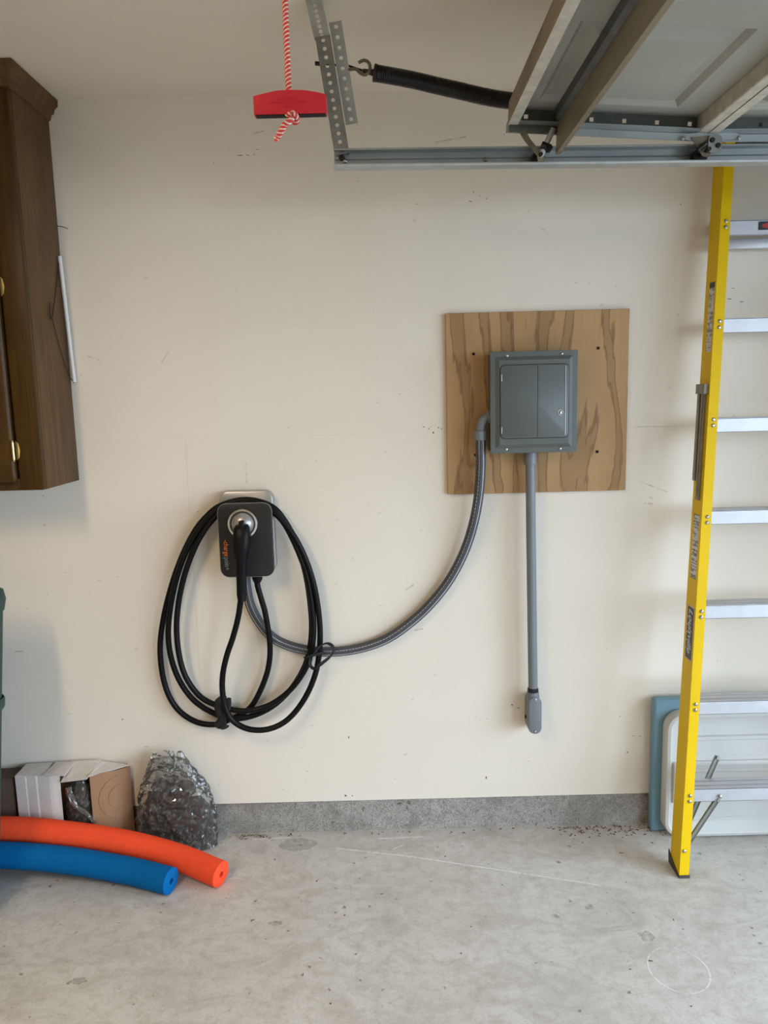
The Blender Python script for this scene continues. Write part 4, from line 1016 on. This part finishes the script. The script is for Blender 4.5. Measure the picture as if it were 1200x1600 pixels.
sheet('top_flap', [(-1.345, -0.095, 0.305), (-1.238, -0.097, 0.303), (-1.245, -0.012, 0.312), (-1.342, -0.012, 0.309)], 'card_white')
sheet('top_flap', [(-1.246, -0.099, 0.306), (-1.166, -0.101, 0.304), (-1.158, -0.020, 0.316), (-1.232, -0.014, 0.314)], 'card_white')
sheet('torn_flap', [(-1.180, -0.104, 0.281), (-1.088, -0.101, 0.289), (-1.066, -0.014, 0.3185), (-1.172, -0.014, 0.3165)], 'card_white')
sheet('torn_flap', [(-1.084, -0.098, 0.296), (-0.955, -0.026, 0.3015), (-1.04, -0.010, 0.308), (-1.066, -0.012, 0.312)], 'card_white')
fl = MB(); nseg = 8; Lp = []
for k in range(nseg + 1):
    f = k / nseg; x = -1.080 + f * 0.119; y = -0.095 + f * 0.072 - 0.010 * math.sin(f * PI)
    h = 0.295 + 0.006 * f + 0.004 * math.sin(f * 5)
    Lp.append([(x, y, 0.0), (x, y, h), (x + 0.002, y + 0.003, h), (x + 0.002, y + 0.003, 0.0)])
fl.loops(Lp); sf = fl.build('side_flap', 'card_brown', bx, smooth=50)
ar = MB()
for rad in (0.062, 0.036):
    pts = []
    for k in range(16):
        a = PI * 0.55 + k / 15 * PI * 0.85
        f = 0.80 + rad * math.cos(a) / 0.119 * 1.15; f = max(0.02, min(0.98, f)); z = 0.195 + rad * 1.35 * math.sin(a)
        pts.append((-1.080 + f * 0.119, -0.0962 + f * 0.072 - 0.010 * math.sin(f * PI), z))
    ar.tube(pts, 0.0011, 5)
ar.build('pressed_ring_mark', 'card_brown', sf)

def crumple(name, mat, parent, fn, rings, seg, amp, freq, seed, cap=True):
    """closed skin; fn(t, a) -> point; displaced along the outward direction by ridged noise"""
    L = []
    for i in range(rings + 1):
        l = []
        for k in range(seg):
            t = i / rings; a = 2 * PI * k / seg
            p = Vector(fn(t, a)); q = Vector(fn(min(max(t, 0.02), 0.98), a)); c0 = Vector(fn(t, a + PI)); o = (q - c0)
            o = o.normalized() if o.length > 1e-6 else Vector((0, 0, 1))
            nz = 1 - 2 * abs(noise.noise(p * freq + Vector((seed, 0, 0)))) ; n2 = noise.noise(p * freq * 2.7 + Vector((0, seed, 3)))
            l.append(p + o * amp * (nz * 0.7 + n2 * 0.6))
        L.append(l)
    return MB().loops(L, cap, cap).build(name, mat, parent, smooth=0)
# carton contents: a dark bag with clear film spilling out
cb_ = thing('plastic_wrapped_bundle', (-1.13, -0.06, 0.004), 'dark bundle in clear film inside the torn carton', 'bundle')
def bun(t, a, s=1.0):
    w_ = 0.050 * s * math.sin(PI * min(0.97, max(0.04, 0.06 + 0.90 * t))) ** 0.45
    return (-1.137 + w_ * math.cos(a), -0.054 + 0.032 * s * math.sin(a) * math.sin(PI * min(0.95, max(0.05, t))) ** 0.4, 0.006 + 0.262 * t * (0.98 if s < 1 else 1.0))
crumple('contents', 'contents', cb_, lambda t, a: bun(t, a, 0.86), 18, 24, 0.005, 30, 2.0)
crumple('film', 'film', cb_, lambda t, a: bun(t, a, 1.06), 22, 30, 0.004, 34, 5.0)
sw = MB()
for off in (0.0, 0.006, 0.012):
    pth = catmull([(-1.165 + off, -0.092, 0.255), (-1.158 + off, -0.097, 0.215), (-1.135 + off, -0.101, 0.180), (-1.102 + off, -0.104, 0.155), (-1.078 + off, -0.106, 0.125)], 5)
    L = []
    for k, q in enumerate(pth):
        wv = 0.006 + 0.003 * math.sin(k * 0.9 + off * 300); L.append([q + Vector((-wv, 0.001, -wv * 0.4)), q + Vector((0, -0.003, 0)), q + Vector((wv, 0.001, wv * 0.4)), q + Vector((0, -0.0022, 0))])
    sw.loops(L)
sw.build('film_fold', 'film', cb_, smooth=0)

bag = thing('plastic_bag', (-0.79, -0.09, 0.0), 'crumpled clear plastic bag of dark debris by the wall', 'bag')
def bagf(t, a, s=1.0, top=1.0):
    # outline read from the photo: wide low down, leaning shoulders, two peaks made separately
    xl = [-0.933, -0.934, -0.930, -0.922, -0.908, -0.888, -0.865]; xr = [-0.645, -0.643, -0.644, -0.647, -0.663, -0.700, -0.742]
    k = min(t * 6, 5.999); i = int(k); f = k - i
    a0 = xl[i] * (1 - f) + xl[i + 1] * f; b0 = xr[i] * (1 - f) + xr[i + 1] * f
    cx, w_ = (a0 + b0) / 2, (b0 - a0) / 2 * s
    dep = (0.048 * (1 - t) + 0.026 * t) * s
    return (cx + w_ * math.cos(a), -0.066 + dep * math.sin(a), 0.004 + (0.335 * t * top))
crumple('debris_contents', 'contents', bag, lambda t, a: bagf(t, a, 0.88, 0.74), 22, 34, 0.012, 14, 1.0)
crumple('film', 'film', bag, lambda t, a: bagf(t, a, 1.0), 46, 84, 0.012, 22, 4.0)
# the two gathered peaks of the open mouth
def cone(base, tip, r0, r1, seed, name):
    base, tip = Vector(base), Vector(tip)
    def fn(t, a):
        p = base.lerp(tip, t); r_ = r0 * (1 - t) + r1 * t
        return (p.x + r_ * math.cos(a), p.y + 0.45 * r_ * math.sin(a), p.z)
    crumple(name, 'film', bag, fn, 16, 26, 0.007, 30, seed)
cone((-0.845, -0.066, 0.235), (-0.822, -0.055, 0.362), 0.062, 0.036, 9.0, 'mouth_peak')
cone((-0.730, -0.075, 0.215), (-0.757, -0.072, 0.375), 0.055, 0.006, 6.0, 'mouth_peak')

bx2 = thing('brown_box', (-1.47, -0.05, 0.0), 'brown cardboard box beside the bin, coloured dark for the shadow', 'box')
MB().box((-1.62, -0.085, 0.0), (-1.362, -0.008, 0.290), 0.002).build('body', 'card_shaded', bx2)
for x0, x1 in ((-1.62, -1.49), (-1.486, -1.362)): MB().box((x0, -0.087, 0.2905), (x1, -0.008, 0.2935)).build('lid_flap', 'card_shaded', bx2, smooth=0)

bn = thing('green_bin', (-1.52, -0.52, 0.0), 'tall dark green plastic bin at the left edge', 'bin')
def binring(z, e, y0=-0.76, y1=-0.30):
    f = z / 1.05
    return [(x, y, z) for x, y in rrect(-1.84 - 0.02 * f + e, (-1.312 + 0.117 * f) - e, y0 - 0.03 * f + e, y1 + 0.0 * f - e, 0.05, 5)]
MB().loops([binring(0.03, 0.01), binring(0.05, 0.0), binring(0.5, 0.0), binring(0.985, 0.0)]).build('body', 'bin', bn)
MB().loops([binring(0.985, -0.003), binring(1.02, -0.006), binring(1.05, 0.0), binring(1.075, 0.03), binring(1.085, 0.07)]).build('lid', 'bin', bn)
MB().loops([binring(0.660, -0.004), binring(0.668, -0.007), binring(0.690, -0.007), binring(0.698, -0.004)], False, False).build('band', 'bin', bn)
wsrc = None
for x in (-1.78, -1.41):
    og = (x, -0.40, 0.05)
    if wsrc is None: wsrc = MB().cyl((x - 0.02, -0.40, 0.05), (x + 0.02, -0.40, 0.05), 0.05, 20).build('wheel', 'black', bn, origin=og)
    else: copy_part(wsrc, bn, og)

# ================================================================== tube lamp hung from the ceiling, to the left
cl = thing('tube_lamp', (-1.2, -2.3, 2.40), 'long fluorescent tube lamp hung from the ceiling', 'lamp')
MB().box((-1.28, -2.98, 2.45), (-1.12, -1.62, 2.50), 0.006).build('housing', 'paper', cl)
for y in (-2.8, -1.8): MB().cyl((-1.2, y, 2.50), (-1.2, y, 2.60), 0.006, 8).build('hanger_rod', 'steel', cl)
ld = bpy.data.lights.new('lamp_light', 'AREA'); ld.shape = 'RECTANGLE'; ld.size = 0.12; ld.size_y = 1.3; ld.energy = 33; ld.color = (1.0, 0.77, 0.53)
lo = bpy.data.objects.new('lamp_light', ld); COL.objects.link(lo); lo.parent = cl; lo.location = (0, 0, 0.045)
